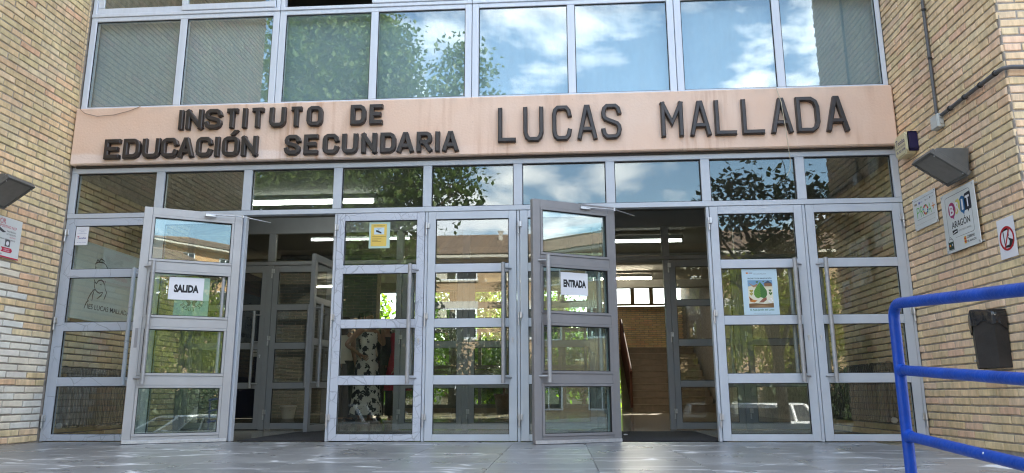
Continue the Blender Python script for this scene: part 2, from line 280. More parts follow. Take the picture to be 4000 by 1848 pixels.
# ------------------------------------------------------------------ mesh helpers
class MB:
    def __init__(s): s.v = []; s.f = []; s.sm = []
    def add(s, V, F, smooth=False):
        o = len(s.v); s.v += [tuple(p) for p in V]; s.f += [tuple(i+o for i in q) for q in F]; s.sm += [smooth]*len(F); return s
    def box(s, x0, x1, y0, y1, z0, z1, b=0, M=None):
        if x0 > x1: x0, x1 = x1, x0
        if y0 > y1: y0, y1 = y1, y0
        if z0 > z1: z0, z1 = z1, z0
        if not b:
            V = [(x, y, z) for x in (x0, x1) for y in (y0, y1) for z in (z0, z1)]
            F = [(0,1,3,2),(4,6,7,5),(0,4,5,1),(2,3,7,6),(0,2,6,4),(1,5,7,3)]
        else:
            V = []; ix = {}
            lo = (x0, y0, z0); hi = (x1, y1, z1)
            for sx in (0, 1):
                for sy in (0, 1):
                    for sz in (0, 1):
                        sg = (sx, sy, sz)
                        for ax in range(3):
                            p = []
                            for a in range(3):
                                e = hi[a] if sg[a] else lo[a]
                                if a != ax: e += -b if sg[a] else b
                                p.append(e)
                            ix[(sx, sy, sz, ax)] = len(V); V.append(tuple(p))
            F = []
            for ax in range(3):
                o1, o2 = [a for a in range(3) if a != ax]
                for sd_ in (0, 1):
                    q = []
                    for c1, c2 in ((0,0),(1,0),(1,1),(0,1)):
                        k = [0,0,0]; k[ax] = sd_; k[o1] = c1; k[o2] = c2; q.append(ix[(*k, ax)])
                    F.append(q)
                for c1 in (0, 1):      # edge along ax
                    for c2 in (0, 1):
                        k = [0,0,0]; k[o1] = c1; k[o2] = c2; k0 = list(k); k1 = list(k); k1[ax] = 1
                        F.append([ix[(*k0, o1)], ix[(*k1, o1)], ix[(*k1, o2)], ix[(*k0, o2)]])
            for sx in (0,1):
                for sy in (0,1):
                    for sz in (0,1): F.append([ix[(sx,sy,sz,a)] for a in range(3)])
        if M is not None: V = [M @ Vector(p) for p in V]
        return s.add(V, F)
    def tube(s, pts, r, n=10, cap=True, smooth=True, closed=False):
        pts = [Vector(p) for p in pts]; rs = r if isinstance(r, (list, tuple)) else [r]*len(pts)
        V = []; k = len(pts)
        t0 = (pts[1]-pts[0]).normalized(); a = Vector((0,0,1)) if abs(t0.z) < .9 else Vector((1,0,0)); u = t0.cross(a).normalized()
        for i, p in enumerate(pts):
            if closed: t = (pts[(i+1) % k]-pts[i-1]).normalized()
            else: t = (pts[min(i+1, k-1)]-pts[max(i-1, 0)]).normalized()
            u = (u-t*u.dot(t)).normalized(); w = t.cross(u)
            for j in range(n): V.append(p+(u*math.cos(2*math.pi*j/n)+w*math.sin(2*math.pi*j/n))*rs[i])
        F = []
        for i in range(k if closed else k-1):
            for j in range(n): F.append((i*n+j, i*n+(j+1) % n, ((i+1) % k)*n+(j+1) % n, ((i+1) % k)*n+j))
        s.add(V, F, smooth)
        if cap and not closed:
            s.add(V[:n], [tuple(range(n))[::-1]]); s.add(V[-n:], [tuple(range(n))])
        return s
    def loft(s, rings, closed=True, smooth=True, cap=True):
        n = len(rings[0]); V = [p for r_ in rings for p in r_]; F = []
        for i in range(len(rings)-1):
            for j in range(n if closed else n-1): F.append((i*n+j, i*n+(j+1) % n, (i+1)*n+(j+1) % n, (i+1)*n+j))
        s.add(V, F, smooth)
        if cap: s.add(rings[0], [tuple(range(n))[::-1]]); s.add(rings[-1], [tuple(range(n))])
        return s
    def prism(s, poly, h0, h1, M=None, cap=True):
        """poly in (x, z); extruded along y from h0 to h1"""
        n = len(poly); V = [(p[0], h0, p[1]) for p in poly]+[(p[0], h1, p[1]) for p in poly]
        F = [(i, (i+1) % n, n+(i+1) % n, n+i) for i in range(n)]
        if cap: F += [tuple(range(n))[::-1], tuple(range(n, 2*n))]
        if M is not None: V = [M @ Vector(p) for p in V]
        return s.add(V, F)
    def ball(s, c, r, n=10, k=7, M=None):
        rx, ry, rz = r if isinstance(r, (tuple, list)) else (r, r, r)
        rings = []
        for i in range(k+1):
            ph = math.pi*(.02+.96*i/k); rings.append([(c[0]+rx*math.sin(ph)*math.cos(2*math.pi*j/n), c[1]+ry*math.sin(ph)*math.sin(2*math.pi*j/n), c[2]-rz*math.cos(ph)) for j in range(n)])
        return s.loft(rings)
    def mesh(s, name, m):
        me = bpy.data.meshes.new(name); me.from_pydata(s.v, [], s.f); me.polygons.foreach_set('use_smooth', s.sm)
        if m is not None: me.materials.append(m)
        bm = bmesh.new(); bm.from_mesh(me); bmesh.ops.recalc_face_normals(bm, faces=bm.faces); bm.to_mesh(me); bm.free()
        return me
    def build(s, name, m, parent=None, loc=None, rot=None):
        return link(name, s.mesh(name, m), parent, loc, rot)
def link(name, me, parent=None, loc=None, rot=None):
    o = bpy.data.objects.new(name, me); COL.objects.link(o)
    if parent: o.parent = parent
    if loc: o.location = loc
    if rot is not None: o.rotation_euler = rot if isinstance(rot, (tuple, Euler)) else (0, 0, rot)
    return o
def tag(o, label=None, cat=None, group=None, kind=None):
    for k, v in (('label', label), ('category', cat), ('group', group), ('kind', kind or ('thing' if label else None))):
        if v: o[k] = v
    return o
def thing(name, label, cat, loc=(0,0,0), rot=None, group=None):
    return tag(link(name, None, None, loc, rot), label, cat, group)
def struct(o): o['kind'] = 'structure'; return o
def stuff(o): o['kind'] = 'stuff'; return o

_font = None
def text(s, x0, x1, z0, z1, m, parent, y=-.001, name='lettering', bold=0, mirror=False, M=None, depth=.0003):
    cu = bpy.data.curves.new('t', 'FONT'); cu.body = s; cu.size = 1; cu.offset = bold; cu.extrude = 0; cu.resolution_u = 3
    ob = bpy.data.objects.new('t', cu); me = bpy.data.meshes.new_from_object(ob); bpy.data.objects.remove(ob)
    vs = [v.co.copy() for v in me.vertices]
    if not vs: return None
    ax, bx = min(v.x for v in vs), max(v.x for v in vs); ay, by = min(v.y for v in vs), max(v.y for v in vs)
    for v, c in zip(me.vertices, vs):
        u = (c.x-ax)/max(1e-6, bx-ax); w = (c.y-ay)/max(1e-6, by-ay)
        if mirror: u = 1-u
        p = Vector((x0+u*(x1-x0), y, z0+w*(z1-z0)))
        v.co = (M @ p) if M is not None else p
    me.materials.append(m); me.name = name
    return link(name, me, parent)
def flat(poly, m, parent, y=-.001, name='print'):
    me = bpy.data.meshes.new(name); me.from_pydata([(p[0], y, p[1]) for p in poly], [], [tuple(range(len(poly)))]); me.materials.append(m)
    return link(name, me, parent)
def rect(x0, x1, z0, z1): return [(x0, z0), (x1, z0), (x1, z1), (x0, z1)]
def disc(cx, cz, rx, rz=None, n=20, a0=0, a1=360): 
    rz = rz or rx
    return [(cx+rx*math.cos(R(a0+(a1-a0)*i/n)), cz+rz*math.sin(R(a0+(a1-a0)*i/n))) for i in range(n if a1-a0 >= 360 else n+1)]
def ringmesh(cx, cz, r0, r1, m, parent, y=-.001, n=28, a0=0, a1=360, name='print', sq=1):
    V = []; F = []
    for i in range(n+1):
        a = R(a0+(a1-a0)*i/n)
        V += [(cx+r0*math.cos(a)*sq, y, cz+r0*math.sin(a)), (cx+r1*math.cos(a)*sq, y, cz+r1*math.sin(a))]
        if i: F.append((2*i-2, 2*i-1, 2*i+1, 2*i))
    me = bpy.data.meshes.new(name); me.from_pydata(V, [], F); me.materials.append(m); return link(name, me, parent)
_cols = {}
def ink(c, r=.6):
    k = tuple(c)
    if k not in _cols: _cols[k] = mat('printed_colour', c, r)
    return _cols[k]
def ribbon(pts, w, m, parent, y=-.0012, name='print'):
    """flat stroke through (x, z) points"""
    P = [Vector((p[0], 0, p[1])) for p in pts]; V = []; F = []; k = len(P)
    for i, p in enumerate(P):
        t = (P[min(i+1, k-1)]-P[max(i-1, 0)]).normalized(); n = Vector((-t.z, 0, t.x)); ww = w*(.5 if 0 < i < k-1 else .3)
        V += [(p.x+n.x*ww, y, p.z+n.z*ww), (p.x-n.x*ww, y, p.z-n.z*ww)]
        if i: F.append((2*i-2, 2*i-1, 2*i+1, 2*i))
    me = bpy.data.meshes.new(name); me.from_pydata(V, [], F); me.materials.append(m); return link(name, me, parent)

# ------------------------------------------------------------------ ground
def slab(name, x0, x1, y0, y1, z0, z1, m, parent=None, b=0):
    return struct(MB().box(x0, x1, y0, y1, z0, z1, b).build(name, m, parent))
slab('ground', -260, 260, -260, 260, -1.9, -1.42, MAT['earth'])
slab('road', -120, 120, -16.6, -8.2, -1.4, -1.27, MAT['asphalt'])
slab('pavement', -60, 60, -8.2, -5.9, -1.4, -1.13, MAT['paving'])
slab('far_pavement', -60, 60, -20, -16.6, -1.4, -1.13, MAT['paving'])
# entrance platform: bed + one object per tile
fl = slab('entrance_floor', -4.79, 9, -4.25, -0.02, -1.35, -0.022, MAT['mortar'])
tw, td = .61, .415
tmesh = []
for k in range(3):
    tmesh.append(MB().box(-tw/2+.0013, tw/2-.0013, -td/2+.0013, td/2-.0013, -.022, 0, .0012).mesh('tile', MAT['slate']))
for j in range(10):
    for i in range(-8, 11):
        cx_, cy_ = .185+(i+.5)*tw, -.062-(j+.5)*td
        if cx_-tw/2 < -4.79: 
            if cx_+tw/2 < -4.6: continue
        if cx_+tw/2 > 9: continue
        if cx_+tw/2 > 3.12 and cy_+td/2 > -1.73+.02: continue
        o = link('tile', tmesh[(i+j) % 3], fl, (cx_, cy_, rnd.uniform(-.0006, .0006)))
stp = slab('entrance_steps', -4.79, .98, -4.58, -4.25, -1.35, -.19, MAT['stone_step'], b=.006)
for k in range(1, 6): MB().box(-4.79, .98, -4.58-.3*k, -4.285-.3*k, -1.35, -.19-.17*k, .006).build('step', MAT['stone_step'], stp)
rp_ = MB(); rp_.add([(1.0,-4.26,-1.35),(2.7,-4.26,-1.35),(2.7,-4.26,-.13),(1.0,-4.26,-.13),(1.0,-8.1,-1.35),(2.7,-8.1,-1.35),(2.7,-8.1,-.42),(1.0,-8.1,-.42)], [(0,1,2,3),(4,5,6,7),(0,1,5,4),(2,3,7,6),(1,2,6,5),(0,3,7,4)])
struct(rp_.build('ramp', MAT['paving']))

# ------------------------------------------------------------------ brick walls
def brick_mesh(seed, m):
    r_ = random.Random(seed); b = MB(); w, h, e = .119, .05, .0045
    j = lambda a=.0022: r_.uniform(-a, a)
    o = [(-w+j(), .0, 0+j()), (0+j(.02), 0, j(.0012)), (w+j(), 0, j()), (w+j(), 0, h+j()), (0+j(.02), 0, h+j(.0012)), (-w+j(), 0, h+j())]
    V = [(x, .03, z) for x, y, z in o]+[(x, e*.9, z) for x, y, z in o]
    for x, y, z in o: V.append((x-math.copysign(e, x) if abs(x) > .05 else x, j(.0008), z+(e if z < h/2 else -e)))
    F = []
    for l in (0, 6):
        for i in range(6): F.append((l+i, l+(i+1) % 6, l+6+(i+1) % 6, l+6+i))
    F += [(12,13,16,17), (13,14,15,16)]
    b.add(V, F); return b.mesh('brick', m)
BM = {}
def bricks_of(key):
    if key not in BM: BM[key] = [brick_mesh(s+hash(key) % 1, MAT[key]) for s in range(10)]
    return BM[key]
def brick_face(wall, org, rot, length, height, key, runkey, nmax, pz=.0622, pu=.25, phase=0., matf=None, frame=True, jit=.003, z0=0):
    """face starts at world point org and runs along local x; outward is local -y"""
    wl = Vector(wall.location); c, s_ = math.cos(rot), math.sin(rot); L = []
    for k in range(int(height/pz)):
        st = phase+(0 if k % 2 else -pu/2)
        n = int(length/pu)+3
        for i in range(-1, n):
            a, b = max(0, st+i*pu), min(length, st+(i+1)*pu)
            if b-a < .045: continue
            u = (a+b)/2; z = z0+k*pz+.006
            p = Vector((org[0]+c*u, org[1]+s_*u, org[2]+z))
            q = to_px(p)
            vis = q and -15 < q[0] < 1040 and -15 < q[1] < 490
            L.append(((q[2] if vis else 1e6+(p-CAM).length), p, (b-a-.012)/.238, k, u, z))
    L.sort(key=lambda t: t[0])
    run = MB(); 
    for idx, (d, p, sx, k, u, z) in enumerate(L):
        r_ = random.Random(idx*7+3); dy = r_.uniform(-jit, jit)
        pp = p-wl+Vector((s_*-dy, c*dy, r_.uniform(-.001, .001))); ang = rot+r_.uniform(-.006, .006)
        kk = (matf(k, u, z, r_) if matf else None) or key
        if idx < nmax and d < 1e6:
            o = link('brick', bricks_of(kk)[r_.randrange(10)], wall, pp, ang); o.scale.x = sx
        else:
            me = bricks_of(kk)[r_.randrange(10)]; ca, sa = math.cos(ang), math.sin(ang)
            run.add([(pp.x+v.co.x*sx*ca-v.co.y*sa, pp.y+v.co.x*sx*sa+v.co.y*ca, pp.z+v.co.z) for v in me.vertices], [tuple(f.vertices) for f in me.polygons])
    if run.v: stuff(run.build('brick_courses', MAT[runkey], wall))
TOP = 11.0
lw = thing('brick_wall', 'yellow brick side wall on the left with a patch of white painted bricks', 'wall', (-4.8, -4.25, 0), group='brick side walls of the entrance recess')
MB().box(-5.2, -.009, .009, 6.7, -1.4, TOP).build('wall_body', MAT['mortar'], lw)
def lw_mat(k, u, z, r_):
    y = u-4.25
    if .12 < z < .46: return 'brick_w' if r_.random() < .93 else None
    if .46 < z < .57: return ('brick_w' if r_.random() < .45 and z > .52 else None)
    if .57 < z < .88: return 'brick_w' if r_.random() < .96 else None
    if .88 < z < 1.5 and y < -.36-.13*abs(math.sin(z*23)): return 'brick_w' if r_.random() < .62 else None
brick_face(lw, (-4.8, -4.25, 0), R(90), 4.215, TOP, 'brick', 'bricks', 300, phase=-.027, matf=lw_mat)
MAT['brick_r_run'] = mat('brick_tan_run', BR2[0], .85, isl='island', col2=BR2, var=.2, vscale=8, bump=.5, bscale=90)
MAT['brick_in_run'] = mat('brick_inside_run', BR[0], .8, isl='island', col2=BR, var=.15, vscale=7, bump=.3)
rw = thing('brick_wall', 'tan brick side wall on the right carrying signs, a lamp and a bin', 'wall', (3.11, -1.73, 0), group='brick side walls of the entrance recess')
MB().box(.009, 5.5, .009, 4.18, -1.4, TOP).build('wall_body', MAT['mortar'], rw)
brick_face(rw, (3.11, 0, 0), R(-90), 1.73, TOP, 'brick_r', 'brick_r_run', 300, phase=-.038)
# front face beyond the corner (its own run of pieces)
fr_ = thing('brick_wall', 'brick front wall beyond the right hand corner, level courses facing the street', 'wall', (3.11, -1.73, 0))
MB().box(.012, 5.5, .006, .008, -1.0, TOP-.01).build('mortar_bed', MAT['mortar'], fr_)
brick_face(fr_, (3.122, -1.73, 0), 0, 5.4, TOP, 'brick_r', 'brick_r_run', 120, phase=.0)

# ------------------------------------------------------------------ the school block behind the entrance
sch = thing('school_building', 'brick school building with grey glazed entrance and windows above', 'building', (0, 0, 0))
MB().box(-4.79, 3.10, .02, .35, 5.75, TOP).build('upper_wall', MAT['mortar'], sch)
MB().box(-12, 10, .36, 18, TOP+.002, TOP+.3).build('roof', MAT['paving'], sch)
MB().box(-4.79, 3.10, .06, 2.36, 2.66, 3.18).build('vestibule_ceiling', MAT['ceil'], sch)
MB().box(-8.9, 8.5, 2.47, 12.2, 3.12, 3.3).build('lobby_ceiling', MAT['ceil'], sch)
MB().box(-4.79, 3.10, .1, 4.2, 5.7, 5.74).build('upper_room_ceiling', MAT['ceil'], sch)
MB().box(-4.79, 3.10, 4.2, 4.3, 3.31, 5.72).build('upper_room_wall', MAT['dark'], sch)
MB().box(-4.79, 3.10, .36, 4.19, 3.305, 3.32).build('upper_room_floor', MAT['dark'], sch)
MB().box(-9.1, -7.0, 2.48, 12.5, -.5, 3.11).build('lobby_wall', MAT['navyp'], sch)
MB().box(3.72, 8.6, 2.48, 16.5, -.5, TOP).build('lobby_wall', MAT['mortar'], sch)
MB().box(-8.9, 8.5, 12.25, 12.5, 3.13, TOP).build('back_wall', MAT['mortar'], sch)
MB().box(-9.1, -9.0, 2.5, 12.6, 3.4, TOP).build('end_wall', MAT['mortar'], sch)
struct(MB().box(-9, 3.7, .0, 16.4, -.6, -.004).build('lobby_floor', MAT['terrazzo']))
# vestibule side walls (brick inside)
vl = thing('brick_wall', 'brick wall inside the vestibule behind the left door, with a radiator', 'wall', (-4.79, .08, 0), group='brick walls inside the vestibule')
brick_face(vl, (-4.785, .08, 0), R(90), 2.27, 2.6, 'bricki', 'brick_in_run', 300)
vr = thing('brick_wall', 'brick wall inside the vestibule behind the far right door, with a radiator', 'wall', (3.1, 2.35, 0), group='brick walls inside the vestibule')
brick_face(vr, (3.095, 2.35, 0), R(-90), 2.27, 2.6, 'bricki', 'brick_in_run', 300)

# ------------------------------------------------------------------ lintel with letters
lin = thing('entrance_lintel', 'peach rendered lintel with large dark raised letters across the entrance', 'sign', (-.85, -.09, 2.62))
lb = MB(); 
nx = 60
for i in range(nx):
    x0, x1 = -3.94+7.89*i/nx, -3.94+7.89*(i+1)/nx
top_ = MB().box(-3.94, 3.95, 0, .38, .004, .59, .012).build('lintel_body', MAT['fascia'], lin)
MB().box(-3.90, 3.92, .05, .13, -.018, .003).build('shadow_gap_strip', MAT['dark'], lin)
GL = {  # strokes in a unit cell, x 0..1, z 0..1
 'I': [[(.5,0),(.5,1)]], 'L': [[(0,1),(0,0),(1,0)]], 'T': [[(0,1),(1,1)],[(.5,0),(.5,1)]],
 'N': [[(0,0),(0,1)],[(0,1),(1,0)],[(1,0),(1,1)]], 'E': [[(1,1),(0,1),(0,0),(1,0)],[(0,.5),(.86,.5)]],
 'A': [[(0,0),(.44,1),(.56,1),(1,0)],[(.16,.27),(.84,.27)]], 'M': [[(0,0),(0,1)],[(0,1),(.5,.38),(1,1)],[(1,0),(1,1)]],
 'U': [[(0,1),(0,.22),(.08,.08),(.24,0),(.76,0),(.92,.08),(1,.22),(1,1)]],
 'C': [[(1,.76),(.94,.9),(.78,1),(.24,1),(.07,.92),(0,.78),(0,.22),(.07,.08),(.24,0),(.78,0),(.94,.1),(1,.24)]],
 'O': [[(.5,1),(.24,1),(.07,.92),(0,.78),(0,.22),(.07,.08),(.24,0),(.76,0),(.93,.08),(1,.22),(1,.78),(.93,.92),(.76,1),(.5,1)]],
 'D': [[(0,.5),(0,0),(.68,0),(.9,.09),(1,.26),(1,.74),(.9,.91),(.68,1),(0,1),(0,.5)]],
 'S': [[(1,.79),(.93,.92),(.76,1),(.24,1),(.07,.92),(0,.78),(.03,.66),(.14,.58),(.86,.42),(.97,.34),(1,.22),(.93,.08),(.76,0),(.22,0),(.06,.08),(0,.21)]],
 'R': [[(0,0),(0,1),(.72,1),(.92,.93),(1,.8),(1,.66),(.92,.53),(.72,.46),(0,.46)],[(.5,.46),(1,0)]]}
def letter(ch, x0, x1, z0, z1, w, parent):
    mb = MB(); y1, y0, ch_ = .0, -.045, .007
    for n, st in enumerate(GL[ch]):
        hw = w/2
        if ch == 'I': P = [Vector(((x0+x1)/2, z0)), Vector(((x0+x1)/2, z1))]
        else:
            ins = lambda p: Vector((x0+hw+p[0]*(x1-x0-w), z0+hw+p[1]*(z1-z0-w)))
            P = [ins(p) for p in st]
            closed = (P[0]-P[-1]).length < 1e-6
            if not closed:
                for e, f in ((0, 1), (-1, -2)):
                    d = (P[e]-P[f]).normalized()
                    if abs(d.y) > .6: P[e] = P[e]+d*(hw*1.0)*(1 if abs(d.y) > .95 else 1.05)
        closed = len(P) > 2 and (P[0]-P[-1]).length < 1e-6
        if closed: P = P[:-1]
        k = len(P); L = []; Rr = []; Li = []; Ri = []
        for i in range(k):
            a = P[i-1] if (i or closed) else None; b = P[(i+1) % k] if (i < k-1 or closed) else None
            d1 = (P[i]-a).normalized() if a is not None else None; d2 = (b-P[i]).normalized() if b is not None else None
            if d1 is None: d1 = d2
            if d2 is None: d2 = d1
            n1 = Vector((-d1.y, d1.x)); n2 = Vector((-d2.y, d2.x)); nn = (n1+n2).normalized(); sc = min(1/max(.45, nn.dot(n1)), 2)
            L.append(P[i]+nn*hw*sc); Rr.append(P[i]-nn*hw*sc); Li.append(P[i]+nn*(hw-ch_)*sc); Ri.append(P[i]-nn*(hw-ch_)*sc)
            if not closed and i in (0, k-1):
                e = d2*ch_ if i == 0 else -d1*ch_
                Li[-1] = Li[-1]+e; Ri[-1] = Ri[-1]+e
        yo = -.0015*n
        V = []
        for i in range(k): V += [(L[i].x, y1, L[i].y), (L[i].x, y0+ch_+yo, L[i].y), (Li[i].x, y0+yo, Li[i].y), (Ri[i].x, y0+yo, Ri[i].y), (Rr[i].x, y0+ch_+yo, Rr[i].y), (Rr[i].x, y1, Rr[i].y)]
        F = []
        for i in range(k if closed else k-1):
            j = (i+1) % k
            for q in range(5): F.append((i*6+q, i*6+q+1, j*6+q+1, j*6+q))
        if not closed: F += [tuple(range(6)), tuple(range((k-1)*6, k*6))]
        mb.add(V, F)
    return mb.build('letter', MAT['letter'], parent)
L1=[('I',-3.704,-3.655),('N',-3.629,-3.459),('S',-3.439,-3.269),('T',-3.243,-3.089),('I',-3.064,-3.015),('T',-2.99,-2.832),('U',-2.794,-2.633),('T',-2.601,-2.454),('O',-2.424,-2.267),('D',-1.993,-1.843),('E',-1.808,-1.658)]
L2=[('E',-4.426,-4.249),('D',-4.234,-4.065),('U',-4.042,-3.867),('C',-3.852,-3.687),('A',-3.682,-3.528),('C',-3.503,-3.344),('I',-3.319,-3.270),('O',-3.243,-3.077),('N',-3.052,-2.893),('S',-2.626,-2.472),('E',-2.437,-2.277),('C',-2.252,-2.097),('U',-2.065,-1.911),('N',-1.876,-1.727),('D',-1.693,-1.542),('A',-1.530,-1.372),('R',-1.343,-1.196),('I',-1.167,-1.118),('A',-1.095,-.942)]
L3=[('L',-.567,-.378),('U',-.327,-.136),('C',-.054,.129),('A',.182,.366),('S',.407,.595),('M',.961,1.166),('A',1.228,1.418),('L',1.456,1.673),('L',1.704,1.927),('A',1.969,2.161),('D',2.199,2.411),('A',2.467,2.666)]
for LL, z0, z1, sl, w in ((L1, 2.946, 3.149, 0, .043), (L2, 2.656, 2.857, -.0025, .043), (L3, 2.728, 3.071, .0075, .040)):
    for i, (ch, a, b) in enumerate(LL):
        xm = (a+b)/2; dz = sl*(xm+1.2)-2.62
        o = letter(ch, a+.85, b+.85, z0+dz, z1+dz, w, lin)
        if LL is L2 and i == 7:
            acc = MB(); xc = xm+.85+.02
            acc.prism([(xc-.028, z1+dz+.012), (xc+.008, z1+dz+.012), (xc+.052, z1+dz+.062), (xc+.012, z1+dz+.062)], -.043, 0); acc.build('accent', MAT['letter'], o)

# ------------------------------------------------------------------ entrance frame (fixed)
B = [-4.80, -3.888, -3.01, -2.12, -1.25, -.387, .48, 1.36, 2.223, 3.11]
ef = thing('entrance_framing', 'grey painted metal framing of nine bays holding the entrance doors and fanlights', 'door frame', (-.85, 0, 0))
O = .85
for i, b in enumerate(B):
    if i == 0: xa, xb, ta, tb = -4.797, -4.768, -4.797, -4.735
    elif i == 9: xa, xb, ta, tb = 3.079, 3.107, 3.045, 3.107
    else: xa, xb, ta, tb = b-.013, b+.013, b-.0415, b+.0415
    MB().box(xa+O, xb+O, -.012, .055, 0, 2.096, .003).build('post', MAT['alu'], ef)
    MB().box(ta+O, tb+O, -.02, .05, 2.1465, 2.5515, .003).build('mullion', MAT['alu'], ef)
MB().box(-4.797+O, 3.107+O, -.02, .05, 2.098, 2.145, .003).build('transom_bar', MAT['alu'], ef)
MB().box(-4.797+O, 3.107+O, -.02, .05, 2.553, 2.617, .003).build('head', MAT['alu'], ef)
for i in range(9):
    x0 = B[i]+(.0425 if i else .066); x1 = B[i+1]-(.0425 if i < 8 else .066)
    MB().box(x0+O-.008, x1+O+.008, .012, .018, 2.14, 2.558).build('pane', MAT['glass_t'], ef)
    bd = MB()
    for a, b_, c, d in ((x0, x1, 2.1475, 2.1535), (x0, x1, 2.5445, 2.5505), (x0, x0+.006, 2.1545, 2.5435), (x1-.006, x1, 2.1545, 2.5435)): bd.box(a+O, b_+O, .0, .0115, c, d)
    bd.build('rubber_seal', MAT['black_rubber'], ef)

# ------------------------------------------------------------------ doors
ROWS = [(.063, .496), (.578, 1.007), (1.087, 1.515), (1.595, 2.022)]
def ring(mb, x0, x1, z0, z1, w, y0, y1, b=0):
    mb.box(x0, x1, y0, y1, z0, z0+w, b); mb.box(x0, x1, y0, y1, z1-w, z1, b)
    mb.box(x0, x0+w, y0, y1, z0+w+.0004, z1-w-.0004, b); mb.box(x1-w, x1, y0, y1, z0+w+.0004, z1-w-.0004, b)
def make_door(label, hx, w, rotz, m, gl, hinge='L', handles=(True, True), hm=None, beads=False, yh=0, tilt=0, name='glazed_door_leaf', st=.072, group='glazed entrance doors', sweep=True, H=2.093, barz=(.505, 1.592), rows=ROWS):
    d = thing(name, label, 'door', (hx, yh, 0), (tilt, 0, rotz), group)
    f = MB(); y0, y1 = -.02, .03
    for a, b in ((0, st), (w-st, w)): f.box(a, b, y0, y1, .006, H, .0025)
    zs = [.006]+[z for r_ in rows for z in r_]+[H]
    for i in range(0, len(zs), 2): f.box(st+.0004, w-st-.0004, y0+.001, y1-.001, zs[i], zs[i+1], .0025)
    f.build('frame', m, d)
    for z0, z1 in rows:
        p = MB().box(st-.006, w-st+.006, .0, .006, z0-.005, z1+.005).build('pane', gl, d)
        bd = MB(); ring(bd, st+.0006, w-st-.0006, z0+.0006, z1-.0006, .005, -.012, -.0005); bd.build('rubber_seal', MAT['black_rubber'], p)
        if beads:
            bd = MB(); ring(bd, st+.0006, w-st-.0006, z0+.0006, z1-.0006, .022, .0075, .036, .002); bd.build('glazing_bead', m, p)
            bd = MB(); ring(bd, st+.0232, w-st-.0232, z0+.0232, z1-.0232, .004, .0068, .030); bd.build('rubber_seal', MAT['black_rubber'], p)
    side = w-st*.95 if hinge == 'L' else st*.95
    for k, s_ in ((0, -1), (1, 1)):
        if not handles[k]: continue
        yb = -.075 if s_ < 0 else .085; h = MB()
        xb = side+(-.05 if hinge == 'L' else .05) if True else side
        h.tube([(xb, yb, barz[0]), (xb, yb, barz[1])], .0185, 14)
        for z in (barz[0]+.05, barz[1]-.05): h.tube([(xb, yb, z), (side+(.02 if hinge == 'L' else -.02), (y0 if s_ < 0 else y1), z)], .008, 8)
        h.build('handle', hm or MAT['bar'], d)
    hxx = 0 if hinge == 'L' else w
    for z in (.18, 1.08, 1.93):
        g = MB(); sgn = 1 if hinge == 'L' else -1
        g.tube([(hxx-.014*sgn, -.034, z-.06), (hxx-.014*sgn, -.034, z-.003)], .0095, 10); g.tube([(hxx-.014*sgn, -.034, z+.003), (hxx-.014*sgn, -.034, z+.06)], .0095, 10)
        g.box(hxx-.006*sgn, hxx+.016*sgn, -.034, -.0215, z+.005, z+.058, .002)
        g.build('hinge', MAT['steel'], d)
    lx = w-st*.5 if hinge == 'L' else st*.5
    lk = MB(); lk.prism(disc(lx, .9, .011, .011, 10)+[], -.026, -.021); lk.box(lx-.005, lx+.005, -.026, -.0205, .868, .892); lk.build('lock', MAT['steel'], d)
    if beads:
        MB().box(.004, w-.004, .0305, .046, .004, .034, .003).build('kick_strip', MAT['steel'], d)
        if sweep: MB().box(.002, w-.002, .032, .042, -.002, .0035).build('brush_seal', MAT['black_rubber'], d)
        MB().box(lx-.012, lx+.012, .0305, .033, .82, .99, .001).build('lock_plate', MAT['alu_in'], d)
    return d
G = .017
d1 = make_door('far left glazed door with cracked grey paint, its bar handle streaked with cracks', -4.766, -3.888+4.766-G, 0, MAT['crack1'], MAT['glass'], hm=MAT['crack1'])
d2 = make_door('closed glazed door hidden behind the open leaf marked SALIDA', B[1]+G, B[2]-B[1]-2*G, 0, MAT['alu'], MAT['glass'])
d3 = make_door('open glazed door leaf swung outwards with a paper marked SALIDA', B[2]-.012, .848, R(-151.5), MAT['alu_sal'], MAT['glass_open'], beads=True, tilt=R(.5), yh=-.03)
d4 = make_door('glazed door with heavily crackled paint and a yellow camera notice', B[3]+G, B[4]-B[3]-2*G, 0, MAT['crack'], MAT['glass'])
d5 = make_door('clean pale grey glazed door in the middle that mirrors a brick building', B[4]+G, B[5]-B[4]-2*G, 0, MAT['alu'], MAT['glass'])
d6 = make_door('closed glazed door half covered by the open leaf marked ENTRADA', B[5]+G, B[6]-B[5]-2*G, 0, MAT['alu'], MAT['glass'])
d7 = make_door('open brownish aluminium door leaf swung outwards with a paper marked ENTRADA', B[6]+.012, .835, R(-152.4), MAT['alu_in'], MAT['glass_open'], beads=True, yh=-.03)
d8 = make_door('glazed door with the leaf poster, second from the right brick wall', B[7]+G, B[8]-B[7]-2*G, 0, MAT['alu'], MAT['glass'])
d9 = make_door('far right glazed door hinged beside the brick wall', B[8]+G, 3.076-B[8]-G, 0, MAT['alu'], MAT['glass'], hinge='R')
